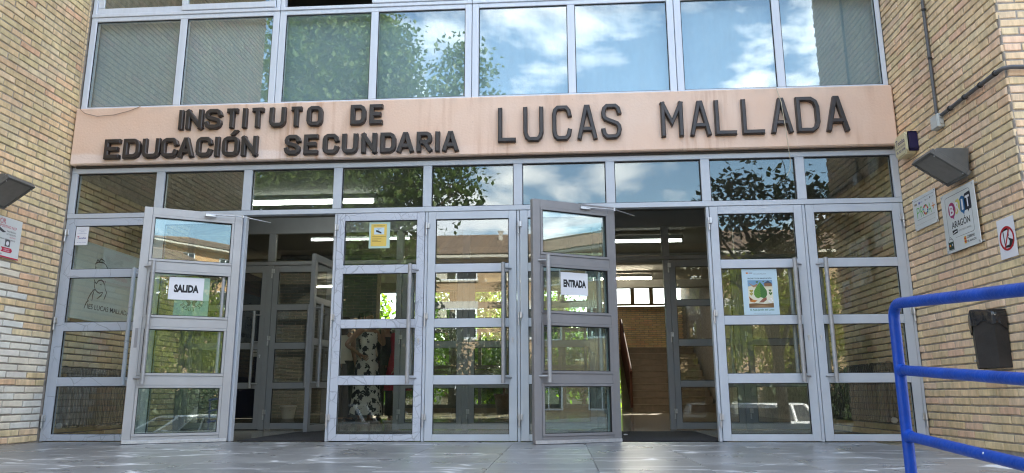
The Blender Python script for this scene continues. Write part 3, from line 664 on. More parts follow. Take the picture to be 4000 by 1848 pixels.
# door closer arms of the two open leaves
for i, (hx, ang, lab) in enumerate(((B[2], -151.5, 'thin metal door closer arm above the open leaf marked SALIDA'), (B[6], -152.4, 'thin metal door closer arm above the open leaf marked ENTRADA'))):
    dv = Vector((math.cos(R(ang)), math.sin(R(ang)), 0)); nv = Vector((-dv.y, dv.x, 0))
    t = thing('door_closer', lab, 'door closer', (hx, -.03, 2.07), group='door closer arms')
    a = dv*.30+nv*.05+Vector((0, 0, -.01)); b = dv*.02+nv*.085+Vector((0, 0, -.012)); c = Vector((.22, .10, -.03))
    MB().box(.25, .35, .031, .055, -.03, .0, .004).build('slide_block', MAT['steel'], t, rot=R(ang))
    MB().tube([a, b], .0055, 8).build('arm', MAT['steel'], t); MB().tube([b, c], .005, 8).build('arm', MAT['steel'], t)
    MB().tube([b+Vector((0,0,-.014)), b+Vector((0,0,.014))], .011, 8).build('pivot', MAT['steel'], t)

# ------------------------------------------------------------------ windows above the lintel
WB = [-4.795, -2.80, -.835, 1.148, 3.105]
wl_ = ['frosted looking pair of panes above the left end of the lintel, mirroring the brick wall', 'pair of window panes above the lintel mirroring a tree', 'pair of window panes above the lintel mirroring big white clouds', 'pair of window panes at the right above the lintel with brick reflected at the edge']
ul_ = ['upper sash window at the top left edge with a brick reflection', 'upper sash window at the top edge that stands partly open', 'upper sash window at the top edge right of the open one', 'upper sash window at the top right edge beside the brick wall']
mids = [-3.806, -1.82, .145, 2.126]
for i in range(4):
    x0, x1 = WB[i], WB[i+1]; xm = mids[i]; z0, z1 = 3.213, 4.232
    t = thing('fixed_window', wl_[i], 'window', (xm, 0, z0), group='fixed windows above the lintel')
    g = lambda x: x-xm
    fr = MB(); fw_ = .062 if i in (0, 3) else .062
    le = .062 if i == 0 else .068; re = .046 if i == 3 else .068
    fr.box(g(x0)+.003, g(x0)+le, -.02, .05, 0, z1-z0, .004); fr.box(g(x1)-re, g(x1)-.003, -.02, .05, 0, z1-z0, .004)
    fr.box(g(x0)+le+.0004, g(x1)-re-.0004, -.019, .05, 0, .036, .004); fr.box(g(x0)+le+.0004, g(x1)-re-.0004, -.019, .05, z1-z0-.046, z1-z0, .004)
    fr.box(-.037, .037, -.018, .05, .0364, z1-z0-.0464, .004); fr.build('frame', MAT['white_pvc'], t)
    for a, b in ((g(x0)+le, -.037), (.037, g(x1)-re)):
        p = MB().box(a-.006, b+.006, .0, .006, .03, z1-z0-.04).build('pane', MAT['glass_up'], t)
        sl = MB(); ring(sl, a+.0006, b-.0006, .0366, z1-z0-.0466, .006, -.008, -.0005); sl.build('rubber_seal', MAT['black_rubber'], p)
        MB().box(a-.03, b+.03, .10, .104, .0, z1-z0).build('blind', MAT['blind'], t)
    # sashes above
    zb = 4.24
    t = thing('sash_window', ul_[i], 'window', (xm, 0, zb), group='upper sash windows')
    H_ = 1.45
    fr = MB(); fr.box(g(x0)+.003, g(x1)-.003, -.03, .05, -.006, .03, .004); fr.box(g(x0)+.003, g(x0)+.045, -.02, .05, .031, H_, .004); fr.box(g(x1)-.045, g(x1)-.003, -.02, .05, .031, H_, .004)
    fr.box(g(x0)+.046, g(x1)-.046, -.02, .05, H_-.05, H_, .004); fr.build('frame', MAT['white_pvc'], t)
    for k, (a, b) in enumerate(((g(x0)+.048, .03), (-.03, g(x1)-.048))):
        if i == 1 and k == 0: continue
        sh = MB(); ring(sh, a, b, .034, H_-.055, .066, -.012-.026*k, .012-.026*k, .005)
        so = sh.build('sash', MAT['white_pvc'], t)
        MB().box(a+.06, b-.06, -.003-.026*k, .003-.026*k, .095, H_-.12).build('pane', MAT['glass_up'], so)
    if i == 1:
        sh = MB(); ring(sh, .035, .74, .034, H_-.055, .066, .018, .04, .005); so = sh.build('sash', MAT['white_pvc'], t)
        MB().box(.095, .68, .026, .032, .095, H_-.12).build('pane', MAT['glass_up'], so)

# ------------------------------------------------------------------ inner glazed screen of the vestibule
YI = 2.4
inn = thing('vestibule_screen', 'grey metal glazed screen across the back of the vestibule', 'screen', (-.85, YI, 0))
IB = [-4.76, -3.69, -2.85, -2.025, -1.18, -.37, .44, 1.30, 2.18, 3.06]
for i, b in enumerate(IB):
    MB().box(b-.035+O, b+.035+O, -.03, .03, 0, 2.035, .003).build('post', MAT['alu_shaded'], inn)
    MB().box(b-.045+O, b+.045+O, -.032, .03, 2.0855, 2.445, .003).build('mullion', MAT['alu_shaded'], inn)
MB().box(IB[0]-.03+O, IB[-1]+.035+O, -.03, .03, 2.037, 2.084, .003).build('transom_bar', MAT['alu_shaded'], inn)
MB().box(IB[0]-.03+O, IB[-1]+.035+O, -.03, .03, 2.447, 2.655, .003).build('head', MAT['alu_shaded'], inn)
for i in range(9): MB().box(IB[i]+.04+O, IB[i+1]-.04+O, 0, .006, 2.08, 2.45).build('pane', MAT['glass_in'], inn)
ILAB = ['inner glazed door by the left radiator with a bar handle', 'inner glazed door through which a white bucket shows', None, 'inner glazed door beside the woman in the floral dress', 'inner glazed door in the middle with garden light behind', 'inner glazed door behind the leaf marked ENTRADA', None, 'inner glazed door to the right of the staircase opening', 'inner glazed door by the right radiator']
IR = [(.08, .49), (.565, .975), (1.055, 1.46), (1.535, 1.945)]
for i, lab in enumerate(ILAB):
    if lab: make_door(lab, IB[i]+.038, IB[i+1]-IB[i]-.076, 0, MAT['alu_shaded'], MAT['glass_in'], yh=YI, handles=(i in (0, 1, 4, 7), False), name='inner_door_leaf', st=.07, group='inner glazed doors', H=2.03, rows=IR, barz=(.50, 1.45))
make_door('inner glazed door standing ajar towards the street, seen almost edge on', IB[2]+.04, .765, R(-95), MAT['alu_shaded'], MAT['glass_in'], yh=YI-.03, name='inner_door_leaf', st=.07, group='inner glazed doors', H=2.03, rows=IR, barz=(.50, 1.45))
make_door('inner glazed door folded back into the lobby beside the stairs', IB[6]+.045, .80, R(98), MAT['alu_shaded'], MAT['glass_in'], yh=YI+.03, name='inner_door_leaf', st=.07, group='inner glazed doors', H=2.03, rows=IR, barz=(.50, 1.45))

# radiators
def radiator(lab, x, y0, y1, z0, z1, face):
    t = thing('radiator', lab, 'radiator', (x, (y0+y1)/2, z0), group='radiators in the vestibule')
    n = int((y1-y0)/.05); hz = z1-z0
    for i in range(n):
        y = (i+.5)*(y1-y0)/n-(y1-y0)/2; b = MB()
        for dx_ in (-.045, .0, .045): b.tube([(dx_, y, .03), (dx_, y, hz-.03)], .017, 6)
        b.tube([(-.05, y, .035), (.05, y, .035)], .024, 8); b.tube([(-.05, y, hz-.035), (.05, y, hz-.035)], .024, 8)
        b.build('column', MAT['radiator'], t)
    MB().tube([(0, -(y1-y0)/2-.012, .035), (0, -(y1-y0)/2-.03, .035)], .028, 10).build('valve', MAT['steel'], t)
    MB().tube([(0, -(y1-y0)/2-.012, hz-.035), (0, -(y1-y0)/2-.03, hz-.035)], .034, 12).build('end_plug', MAT['radiator'], t)
    MB().box(.02*face, .09*face, -.02, .02, hz*.7, hz*.72).build('bracket', MAT['steel'], t)
radiator('dark brown column radiator under the sign board behind the far left door', -4.70, .12, 1.55, .1, .69, -1)
radiator('dark brown column radiator behind the far right door', 3.0, .42, 1.9, .13, .70, 1)

# board with line drawing in the vestibule
bd_ = thing('sign_board', 'pale board with a line portrait and dark lettering behind the far left door', 'sign', (-4.745, .66, 1.15), R(90))
MB().box(-.53, .62, 0, .02, 0, .78, .003).build('panel', mat('pale_board', (.68,.76,.74), .5, var=.05, vscale=2), bd_)
def BP(px, py): return (px-.53, py)
for st in [[(-0.24,0.572),(-0.219,0.591),(-0.188,0.605),(-0.147,0.612),(-0.097,0.613),(-0.063,0.598)],[(-0.223,0.59),(-0.201,0.63),(-0.173,0.615)],[(-0.188,0.605),(-0.145,0.646),(-0.083,0.631)],[(-0.23,0.563),(-0.214,0.54)],[(-0.064,0.603),(-0.029,0.572),(-0.03,0.551)],[(-0.224,0.559),(-0.22,0.519)],[(-0.228,0.421),(-0.208,0.398),(-0.185,0.381),(-0.153,0.417),(-0.106,0.432),(-0.069,0.419),(-0.047,0.389),(-0.037,0.429)],[(-0.122,0.382),(-0.091,0.383)],[(-0.22,0.396),(-0.208,0.347),(-0.19,0.321)],[(-0.038,0.387),(-0.03,0.362)],[(-0.232,0.308),(-0.193,0.321),(-0.148,0.3),(-0.113,0.294),(-0.066,0.311)],[(-0.209,0.317),(-0.25,0.275),(-0.281,0.226),(-0.296,0.194)],[(-0.201,0.318),(-0.219,0.265),(-0.223,0.198)],[(-0.058,0.312),(-0.084,0.272),(-0.147,0.23)],[(-0.036,0.362),(0.005,0.315),(-0.015,0.266),(-0.029,0.233)],[(-0.275,0.197),(-0.3,0.184),(-0.319,0.152),(-0.334,0.112)],[(-0.3,0.184),(-0.273,0.195)]]:
    ribbon(st, .013, MAT['ink'], bd_, y=-.0012)
text('IES LUCAS MALLADA', -.288, .455, .116, .168, MAT['ink'], bd_, bold=.01)

# fluorescent lamps
def tube_lamp(lab, x0, x1, y, z, m):
    t = thing('fluorescent_lamp', lab, 'lamp', ((x0+x1)/2, y, z+.06), group='fluorescent ceiling lamps'); L = (x1-x0)/2
    MB().box(-L-.03, L+.03, -.05, .05, -.02, .05, .006).build('housing', MAT['pvcgrey'], t)
    MB().tube([(-L, 0, -.05), (L, 0, -.05)], .018, 10).build('tube', m, t)
    c = MB(); c.box(-L-.025, -L+.004, -.02, .02, -.07, -.0205); c.box(L-.004, L+.025, -.02, .02, -.07, -.0205); c.build('lamp_holder', MAT['pvcgrey'], t)
tube_lamp('lit fluorescent lamp on the vestibule ceiling behind the fanlights on the left', -3.55, -2.12, 1.38, 2.575, MAT['tube'])
tube_lamp('lit fluorescent lamp on the lobby ceiling just past the inner screen on the right', .75, 2.06, 5.75, 2.95, MAT['tube'])
tube_lamp('lit fluorescent lamp deeper in the lobby before the staircase', .6, 2.03, 9.9, 2.95, MAT['tube2'])
tube_lamp('lit fluorescent lamp over the left of the lobby behind the inner screen head', -5.6, -4.2, 3.5, 2.98, MAT['tube'])
tube_lamp('lit fluorescent lamp in the lobby above the people behind the inner screen head', -2.9, -1.5, 3.5, 2.98, MAT['tube'])
for y in (4.4, 7.8, 11.2): MB().box(-6.99, 3.7, y-.12, y+.12, 2.93, 3.119).build('ceiling_beam', MAT['ceil'], sch)

# staircase
sc_ = thing('staircase', 'stone staircase climbing to a brick landing wall at the back of the lobby', 'staircase', (2.5, 11.8, 0))
for k in range(10): MB().box(-.82, 1.16, k*.29, 3.4, k*.168+.0005*k, (k+1)*.168, .004).build('step', MAT['step'], sc_); MB().box(-.82, 1.16, k*.29-.022, k*.29+.26, (k+1)*.168+.001, (k+1)*.168+.022, .004).build('tread', MAT['nosing'], sc_)
st_w = thing('stair_wall', 'sunlit brick wall with bright windows above the stair landing', 'wall', (2.5, 15.6, 1.6))
MB().box(-1.4, 1.2, .01, .2, -.4, 1.4).build('wall_body', MAT['mortar'], st_w)
brick_face(st_w, (1.2, 15.6, 1.6), 0, 2.4, 1.38, 'bricki', 'brick_in_run', 300)
MB().box(-1.4, 1.2, 0, .2, 2.1, 2.4).build('wall_head', MAT['ceil'], st_w)
for i, (a, b) in enumerate(((-1.08, -.36), (-.36, .20), (.20, .78))):
    w_ = MB(); ring(w_, a, b, 1.42, 2.09, .06, -.01, .06, .004); wo = w_.build('window', MAT['cream'] if 0 else mat('varnished_window_frame', (.42,.34,.2), .5), st_w)
    MB().box(a+.06, b-.06, .02, .025, 1.48, 2.03).build('pane', MAT['glass_in'], wo)
MB().box(-1.5, 1.3, -3.9, .3, 2.45, 2.5).build('stair_ceiling', MAT['ceil'], st_w)
MB().box(-1.5, -1.3, -3.3, .3, -1.6, 2.449).build('side_wall', MAT['mortar'], st_w)
hr = thing('handrail', 'dark wooden handrail with solid side panel climbing beside the stairs', 'handrail', (1.66, 11.7, 0))
h_ = MB(); h_.prism([(0, .1), (0, .92), (2.6, 2.42), (2.6, 1.6)], -.03, .03, Matrix(((0, 1, 0, 0), (1, 0, 0, 0), (0, 0, 1, 0), (0, 0, 0, 1)))); h_.build('side_panel', MAT['wood'], hr)
MB().tube([(0, -.06, .94), (0, 2.6, 2.47)], .035, 8).build('rail', MAT['wood'], hr)

# back of the lobby: windows to the garden
wy = 12.1
for i in range(6):
    x0 = -6.9+i*1.38
    t = thing('garden_window', ['garden window of the lobby beside the navy wall', 'garden window of the lobby, second from the navy wall', 'garden window of the lobby behind the people', 'garden window of the lobby with a tree trunk outside', 'garden window of the lobby left of the potted palm', 'garden window of the lobby next to the staircase'][i], 'window', (x0+.69, wy, 0), group='garden windows at the back of the lobby')
    f = MB(); ring(f, -.687, .687, .10, 3.1, .09, -.03, .04, .004)
    for z in (.98, 1.10, 2.02): f.box(-.596, .596, -.028, .038, z-.05, z+.05, .004)
    f.box(-.04, .04, -.029, .039, .191, .929, .004); f.box(-.04, .04, -.029, .039, 1.151, 1.969, .004); f.build('frame', MAT['lampgrey'], t)
    MB().box(-.66, .66, 0, .006, .12, 3.08).build('pane', MAT['glass_in'], t)
    MB().box(-.687, .687, -.05, .10, -.3, .098).build('sill', MAT['step'], t)
pier = thing('brick_pier', 'grey painted brick pier in the lobby behind the bucket', 'pier', (-4.55, 7.3, 0))
MB().box(-.95, 1.0, .01, .3, -.1, 3.1).build('pier_body', MAT['mortar'], pier)
brick_face(pier, (-5.5, 7.3, 0), 0, 1.95, 3.05, 'brick_grey', 'brick_grey', 0)
MAT['navyp2'] = MAT['navyp']
pn = thing('painted_panel', 'navy blue painted panel in the left of the lobby carrying pinned notices', 'panel', (-6.2, 7.2, 0))
MB().box(-.68, .62, 0, .06, 0, 2.6, .004).build('panel', MAT['navyp'], pn)
for i, (x, z, w, h) in enumerate(((-5.83, 1.14, .2, .29), (-5.62, 1.30, .15, .13), (-5.62, 1.14, .15, .11), (-5.62, .99, .15, .11))):
    t = thing('notice_sheet', ['tall paper notice pinned on the navy panel', 'topmost of the small notices on the navy panel', 'middle one of the small notices on the navy panel', 'lowest of the small notices on the navy panel'][i], 'notice', (x, 7.197, z), group='notices on the navy panel')
    MB().box(-w/2, w/2, -.004, 0, 0, h).build('sheet', MAT['paper'], t)
    for k in range(3): flat(rect(-w*.35, w*.35, h*(.25+.2*k), h*(.29+.2*k)), MAT['ink'], t, y=-.005)
bk = thing('bucket', 'white plastic bucket on the lobby floor by the grey brick pier', 'bucket', (-5.02, 6.9, 0))
bkm = MB(); bkm.loft([[(r_*math.cos(2*math.pi*j/18), r_*math.sin(2*math.pi*j/18), z) for j in range(18)] for r_, z in ((.105, 0), (.135, .21), (.15, .212), (.15, .235), (.13, .235), (.1, .02))]); bkm.build('body', MAT['paper'], bk)
MB().tube([(.15*math.cos(a), -.02-.1*math.sin(a), .225-.09*math.sin(a)) for a in [math.pi*i/10 for i in range(11)]], .004, 6).build('handle', MAT['steel'], bk)
# door mats
for lab, x0, x1 in (('dark ribbed doormat inside the doorway beside the leaf marked SALIDA', -2.97, -1.6), ('dark ribbed doormat inside the doorway beside the leaf marked ENTRADA', .05, 1.43)):
    mo = MB().box(x0, x1, .07, 1.76, -.003, .009, .003); o = mo.build('doormat', MAT['mat']); tag(o, lab, 'doormat', 'doormats in the open doorways')
# potted palm in the lobby
def palm(lab, loc, h, n, ln, pot_r, seed, lean=None):
    t = thing('potted_plant', lab, 'plant', loc); r_ = random.Random(seed)
    pm = MB(); pm.loft([[(a*math.cos(2*math.pi*j/16), a*math.sin(2*math.pi*j/16), z) for j in range(16)] for a, z in ((pot_r*.7, 0), (pot_r, h*.3), (pot_r*1.06, h*.3), (pot_r*1.06, h*.34), (pot_r*.9, h*.34), (pot_r*.85, h*.3))]); pm.build('pot', mat('brown_pot', (.09,.05,.035), .6), t)
    MB().tube([(0, 0, h*.28), (.02, .01, h*.55)], [.03, .02], 8).build('stem', MAT['wood'], t)
    lm = mat('long_leaf', (.035,.07,.02), .4, var=.3, vscale=4)
    for i in range(n):
        a = lean if (lean is not None and i < 3) else r_.uniform(0, 2*math.pi); a += r_.uniform(-.15, .15)
        e = r_.uniform(.5, 1.25); L_ = ln*r_.uniform(.7, 1.1); P = []; p = Vector((0, 0, h*.5)); q = 7
        for k in range(q+1):
            P.append(p.copy()); th = e-1.9*(k/q)**1.4*(1.3-e*.5); p = p+Vector((math.cos(a)*math.cos(th), math.sin(a)*math.cos(th), math.sin(th)))*(L_/q)
        sd_ = Vector((-math.sin(a), math.cos(a), 0)); V = []; F = []
        for k, pp in enumerate(P):
            w = .022*math.sin(math.pi*min(1, (k+.6)/(q+.6)))+.002
            V += [pp+sd_*w+Vector((0, 0, .006)), pp, pp-sd_*w+Vector((0, 0, .006))]
            if k: F += [(3*k-3, 3*k-2, 3*k+1, 3*k), (3*k-2, 3*k-1, 3*k+2, 3*k+1)]
        b = MB(); b.add(V, F, True); b.build('leaf', lm, t)
palm('dark potted palm standing in the lobby by the garden windows', (-1.35, 10.6, 0), 1.3, 22, .75, .22, 3)
palm('potted plant with long narrow leaves in front of the right wall corner', (3.62, -1.95, 0), .62, 16, .56, .14, 9, lean=R(184))

# ------------------------------------------------------------------ blue ramp railing
rl = thing('ramp_railing', 'blue painted tubular railing with three rails along the ramp', 'railing', (1.062, -4.3, -.13), R(1.91))
RR = .0168; RL = 2.9
def rz(y, z0, sl): return z0+.13-sl*y
top = [(0, 0, -.1), (0, 0, .60), (0, -.0, .735)]
pp = [(0, 0, -.15), (0, 0, .72)]
c0 = Vector((0, 0, .795)); arc = [(0, -.045+.045*math.cos(a), .762+.045*math.sin(a)) for a in [math.pi/2*i/6 for i in range(7)]]
SL = .068
MB().tube([(0, 0, -.16)]+arc+[(0, -RL, .807-SL*RL)], RR, 18).build('top_rail', MAT['blue'], rl)
for z in (.600, .400): 
    MB().tube([(0, -.012, z), (0, -RL, z-SL*RL)], RR*.93, 18).build('rail', MAT['blue'], rl)
    wld = MB(); wld.tube([(0, -.014, z), (0, -.034, z-.001)], [RR*1.22, RR*.98], 16); wld.build('weld', MAT['blue'], rl)
for y in (-1.45, -2.85): MB().tube([(0, y, -.3), (0, y, .807+SL*y-.02)], RR*.98, 14).build('post', MAT['blue'], rl)
chip = MB()
for y, z, a in ((-.42, .40-.0286, .5), (-.31, .807-.021, .7)):
    chip.ball((-RR*.93*math.cos(a), y, z+RR*.93*math.sin(a)), (.002, .003, .0035), 7, 5)
chip.build('paint_chip', MAT['plastic_sign'], rl)

# ------------------------------------------------------------------ things on the right wall
RX = 3.11
# wall lamp
def wall_lamp(lab, loc, rot):
    t = thing('wall_lamp', lab, 'lamp', loc, rot, 'wedge shaped lamps on the side walls')   # local x along wall, -y away from wall
    # tray: a slanted frame, outer edge high, inner edge low
    o = Vector((0, -.30, .175)); i_ = Vector((0, -.06, .0)); d = (o-i_).normalized(); n = Vector((0, -d.z, d.y)); n = -n if n.z < 0 else n
    def slabm(u0, u1, a, b, h0, h1, bv=0):
        M = Matrix(((1, 0, 0, 0), (0, d.y, n.y, i_.y), (0, d.z, n.z, i_.z), (0, 0, 0, 1)))
        return MB().box(u0, u1, a, b, h0, h1, bv, M)
    Ld = (o-i_).length; w = .155
    fr = MB()
    for a in ((-w, w, -.012, .012), (-w, w, Ld-.012, Ld+.012)):
        q = slabm(a[0], a[1], a[2], a[3], -.012, .03, .003); fr.add(q.v, q.f)
    for a in ((-w, -w+.024), (w-.024, w)):
        q = slabm(a[0], a[1], .0125, Ld-.0125, -.012, .03, .003); fr.add(q.v, q.f)
    fr.build('frame', MAT['lampgrey'], t)
    slabm(-w+.02, w-.02, .008, Ld-.008, -.004, .004).build('diffuser', MAT['lampglass'], t)
    hb = MB(); hb.loft([[(-w*.95, -.285, .185), (w*.95, -.285, .185), (w*.95, -.055, .02), (-w*.95, -.055, .02)], [(-w*.9, -.255, .212), (w*.9, -.255, .212), (w*.86, -.02, .205), (-w*.86, -.02, .205)]], smooth=False)
    hb.build('housing', MAT['lampgrey'], t); MB().box(-w*.5, w*.5, -.0195, .0, .03, .195, .004).build('back_plate', MAT['lampgrey'], t)
    for u in (-w+.012, w-.012):
        for q_ in (.03, Ld-.03):
            p_ = i_+d*q_-n*.0125; MB().tube([Vector((u, p_.y, p_.z)), Vector((u, p_.y, p_.z))-n*.004], .005, 8).build('screw', MAT['steel'], t)
    return t
wall_lamp('grey wedge wall lamp on the right wall above the square sign', (RX, -1.065, 2.005), R(-90))
wall_lamp('grey wedge wall lamp cut by the left edge above the defibrillator sign', (-4.8, -1.05, 1.985), R(90))
# alarm box
al = thing('alarm_box', 'cream alarm siren box with navy ends beside the lintel', 'alarm box', (RX, -.30, 2.445), R(-90))
def octo(x0, x1, z0, z1, c): return [(x0+c, z0), (x1-c, z0), (x1, z0+c), (x1, z1-c), (x1-c, z1), (x0+c, z1), (x0, z1-c), (x0, z0+c)]
MB().prism(octo(-.13, .10, .0, .20, .035), -.085, -.004).build('cover', MAT['cream'], al)
MB().prism(octo(-.115, .085, .012, .188, .03), -.091, -.0852).build('face_plate', MAT['cream'], al)
e_ = MB(); e_.prism(octo(.101, .128, .012, .188, .022), -.078, -.004); e_.build('end_cap', MAT['navy'], al)
NV = ink((.03,.02,.14))
text('T', -.098, -.060, .105, .165, NV, al, y=-.0916); text('ecalsa', -.058, .072, .112, .152, NV, al, y=-.0916, bold=.012)
text('SISTEMAS DE SEGURIDAD', -.105, .075, .078, .092, NV, al, y=-.0916); text('TEL. 902 118 898', -.098, .07, .040, .062, NV, al, y=-.0916, bold=.02)
# conduits + junction box
jb = thing('junction_box', 'small pale grey junction box below the vertical conduit', 'junction box', (RX, -.82, 2.505), R(-90))
MB().box(-.058, .058, -.05, 0, .0, .115, .005).build('body', MAT['pvcgrey'], jb); MB().box(-.054, .054, -.056, -.0505, .004, .111, .004).build('cover', MAT['pvcgrey'], jb)
MB().tube([(.058, -.025, .085), (.075, -.025, .09)], .016, 10).build('gland', MAT['pvcgrey'], jb)
MB().tube([(.058, -.025, .035), (.068, -.025, .035)], .014, 10).build('gland', MAT['pvcgrey'], jb)
def conduit(lab, P, r, clips):
    t = thing('conduit', lab, 'conduit', P[0], None, 'conduits on the right wall'); o = Vector(P[0])
    MB().tube([Vector(p)-o for p in P], r, 12).build('pipe', MAT['conduit'], t)
    for i, (c, dv) in enumerate(clips):
        c = Vector(c)-o; dv = Vector(dv).normalized()
        MB().tube([c-dv*.008, c+dv*.008], r*1.35, 12).build('clip', MAT['black_rubber'], t)
conduit('straight vertical dark grey conduit running up the right wall', [(3.088, -.815, 2.62), (3.088, -.82, 3.3), (3.088, -.835, 6.5)], .0125, [((3.088, -.822, 3.12), (0, 0, 1)), ((3.088, -.826, 3.56), (0, 0, 1)), ((3.088, -.828, 4.0), (0, 0, 1))])
conduit('corrugated dark conduit running sideways to the corner of the right wall', [(3.085, -.885, 2.595), (3.083, -1.2, 2.60), (3.08, -1.55, 2.603), (3.079, -1.69, 2.605), (3.09, -1.745, 2.605), (3.13, -1.765, 2.605), (3.4, -1.762, 2.60), (5.0, -1.762, 2.59)], .0155, [((3.0825, -1.25, 2.60), (0, 1, 0)), ((3.081, -1.47, 2.602), (0, 1, 0)), ((3.0795, -1.665, 2.605), (0, 1, 0)), ((3.083, -1.03, 2.597), (0, 1, 0))])
# signs
def sign(name, lab, cat, loc, rot, x0, x1, h, th=.004, m='plastic_sign', group=None):
    t = thing(name, lab, cat, loc, rot, group)
    MB().box(x0, x1, -th, 0, 0, h, min(.0015, th*.3)).build('panel', MAT[m], t)
    return t
K = MAT['ink']
p1 = sign('wall_sign', 'white sign with green letters, a multicoloured ring and an orange plus', 'sign', (RX-.012, -.418, 1.781), R(-90), -.2, .2, .282)
y_ = -.0048
for ch, a, b in (('P', -.135, -.085), ('R', -.072, -.02), ('A', .063, .115)): text(ch, a, b, .10, .19, ink((.10,.42,.05)), p1, y=y_, bold=-.01)
for k in range(12): ringmesh(.02, .145, .026, .045, ink([(.5,.02,.03),(.55,.30,.02),(.03,.25,.05),(.45,.03,.08),(.55,.06,.02),(.02,.35,.5),(.6,.35,.02),(.35,.02,.12),(.6,.15,.02),(.35,.2,.03),(.03,.12,.2),(.02,.08,.3)][k]), p1, y_, 3, 30*k+2, 30*k+28)
og = ink((.6,.2,.02)); flat(rect(.125, .178, .142, .151), og, p1, y_); flat(rect(.147, .156, .120, .1415), og, p1, y_); flat(rect(.147, .156, .1515, .173), og, p1, y_)
text('UNIÓN EUROPEA FONDO SOCIAL EUROPEO INVIERTE EN TU FUTURO', -.17, .17, .250, .259, K, p1, y=y_)
flat(rect(-.165, -.12, .215, .232), ink((.25,.2,.15)), p1, y_); flat(rect(-.09, -.068, .213, .233), ink((.02,.04,.35)), p1, y_); text('EUROPA', -.064, -.02, .218, .229, ink((.1,.12,.35)), p1, y=y_)
flat(disc(.03, .225, .006, .009, 8), K, p1, y_); text('Gobierno', .04, .09, .220, .229, ink((.2,.2,.2)), p1, y=y_); flat(disc(.108, .228, .006, .009, 8), K, p1, y_); text('de Aragón', .118, .17, .223, .232, ink((.2,.2,.2)), p1, y=y_)
text('Programa para la Orientación, Avance y Enriquecimiento', -.135, .165, .078, .088, K, p1, y=y_); text('Centro docente participante en el programa educativo', -.165, .165, .040, .047, ink((.25,.25,.25)), p1, y=y_)
for x in (-.19, .19):
    for z in (.012, .27): flat(disc(x, z, .005, n=8), K, p1, y_)
p2 = sign('wall_sign', 'square white plaque with four coloured letter bubbles, on wall spacers', 'sign', (RX-.032, -.981, 1.48), R(-90), -.245, .245, .474, th=.006)
y_ = -.0068
for x in (-.228, .228):
    for z in (.017, .457):
        MB().tube([(x, .03, z), (x, 0, z)], .007, 8).build('spacer', MAT['steel'], p2); MB().tube([(x, -.0062, z), (x, -.010, z)], .008, 10).build('screw', MAT['steel'], p2)
gl_ = ink((.12,.12,.12))
ribbon([(-.09, .105), (.16, .105), (.178, .112), (.183, .13), (.183, .41), (.176, .43), (.16, .437), (-.16, .437), (-.178, .43), (-.183, .41), (-.183, .13), (-.178, .11), (-.165, .105), (-.135, .105)], .0035, gl_, p2, y=y_)
def bubble(cx, cz, rx, rz_, m, tx, tz, ch, x0, x1, sq=False):
    pol = disc(cx, cz, rx, rz_, 22) if not sq else [(cx-rx, cz-rz_*.95), (cx+rx*.8, cz-rz_), (cx+rx, cz-rz_*.8), (cx+rx*1.05, cz+rz_*.6), (cx+rx*.85, cz+rz_), (cx-rx*.7, cz+rz_*.9), (cx-rx, cz+rz_*.6)]
    flat(pol, m, p2, y_); flat([(cx-.012, cz-rz_*.8), (cx+.02, cz-rz_*.85), (tx, tz)], m, p2, y_-.0003)
    text(ch, x0, x1, cz-rz_*.66, cz+rz_*.62, MAT['paper'], p2, y=y_-.0008, bold=.03)
bubble(-.097, .325, .052, .062, ink((.33,.03,.13)), -.075, .245, 'B', -.128, -.068)
flat([(-.048, .29), (-.028, .275), (.0, .30), (.025, .29), (.032, .37), (.01, .395), (-.03, .385)], ink((.62,.55,.16)), p2, y_-.0002); text('R', -.036, .018, .295, .372, MAT['paper'], p2, y=y_-.0009, bold=.03)
bubble(.062, .335, .048, .066, ink((.02,.12,.30)), .07, .25, 'I', .050, .074)
bubble(.138, .345, .045, .068, ink((.012,.014,.03)), .13, .258, 'T', .108, .168, True)
text('ARAGÓN', -.125, .14, .180, .245, K, p2, y=y_, bold=.015)
flat([(-.125, .132), (-.05, .137), (-.05, .168), (-.125, .166)], K, p2, y_); ribbon([(-.12, .139), (-.09, .15), (-.055, .152)], .008, MAT['paper'], p2, y=y_-.0004)
text('CENTRO PÚBLICO BILINGÜE', -.043, .145, .142, .158, gl_, p2, y=y_)
text('GOBIERNO', .065, .175, .066, .088, K, p2, y=y_, bold=.01); text('DE ARAGÓN', .065, .188, .036, .058, K, p2, y=y_, bold=.01)
for k in range(5): flat(rect(.025, .056, .034+.011*k, .0445+.011*k), ink((.62,.38,.02) if k % 2 == 0 else (.5,.03,.02)), p2, y_)
flat(rect(-.205, -.13, .025, .085), ink((.012,.04,.025)), p2, y_); ribbon([(-.205, .02), (-.205, .088), (-.167, .125), (-.13, .088), (-.13, .02), (-.205, .02)], .005, gl_, p2, y=y_-.0002)
flat(rect(-.198, -.186, .05, .066), ink((.5,.03,.02)), p2, y_-.0002); flat(rect(-.186, -.174, .05, .066), ink((.6,.4,.02)), p2, y_-.0002); flat(rect(-.158, -.151, .05, .068), ink((.02,.05,.35)), p2, y_-.0002); flat(rect(-.151, -.144, .05, .068), MAT['paper'], p2, y_-.0002)
p3 = sign('paper_notice', 'white paper with a red no phone symbol taped to the right wall', 'notice', (RX-.006, -1.485, 1.317), R(-90), -.101, .101, .281, th=.0012, m='paper')
y_ = -.0022; red = ink((.42,.012,.02))
ph = [(-.035, .092), (-.027, .196), (.018, .205), (.024, .19), (.021, .15), (.012, .118), (.012, .088), (-.01, .082)]
ribbon([(-.03, .083), (-.037, .197), (.02, .204), (.022, .15)], .012, K, p3, y=y_); flat([(-.045, .19), (.022, .196), (.022, .21), (-.04, .205)], K, p3, y_)
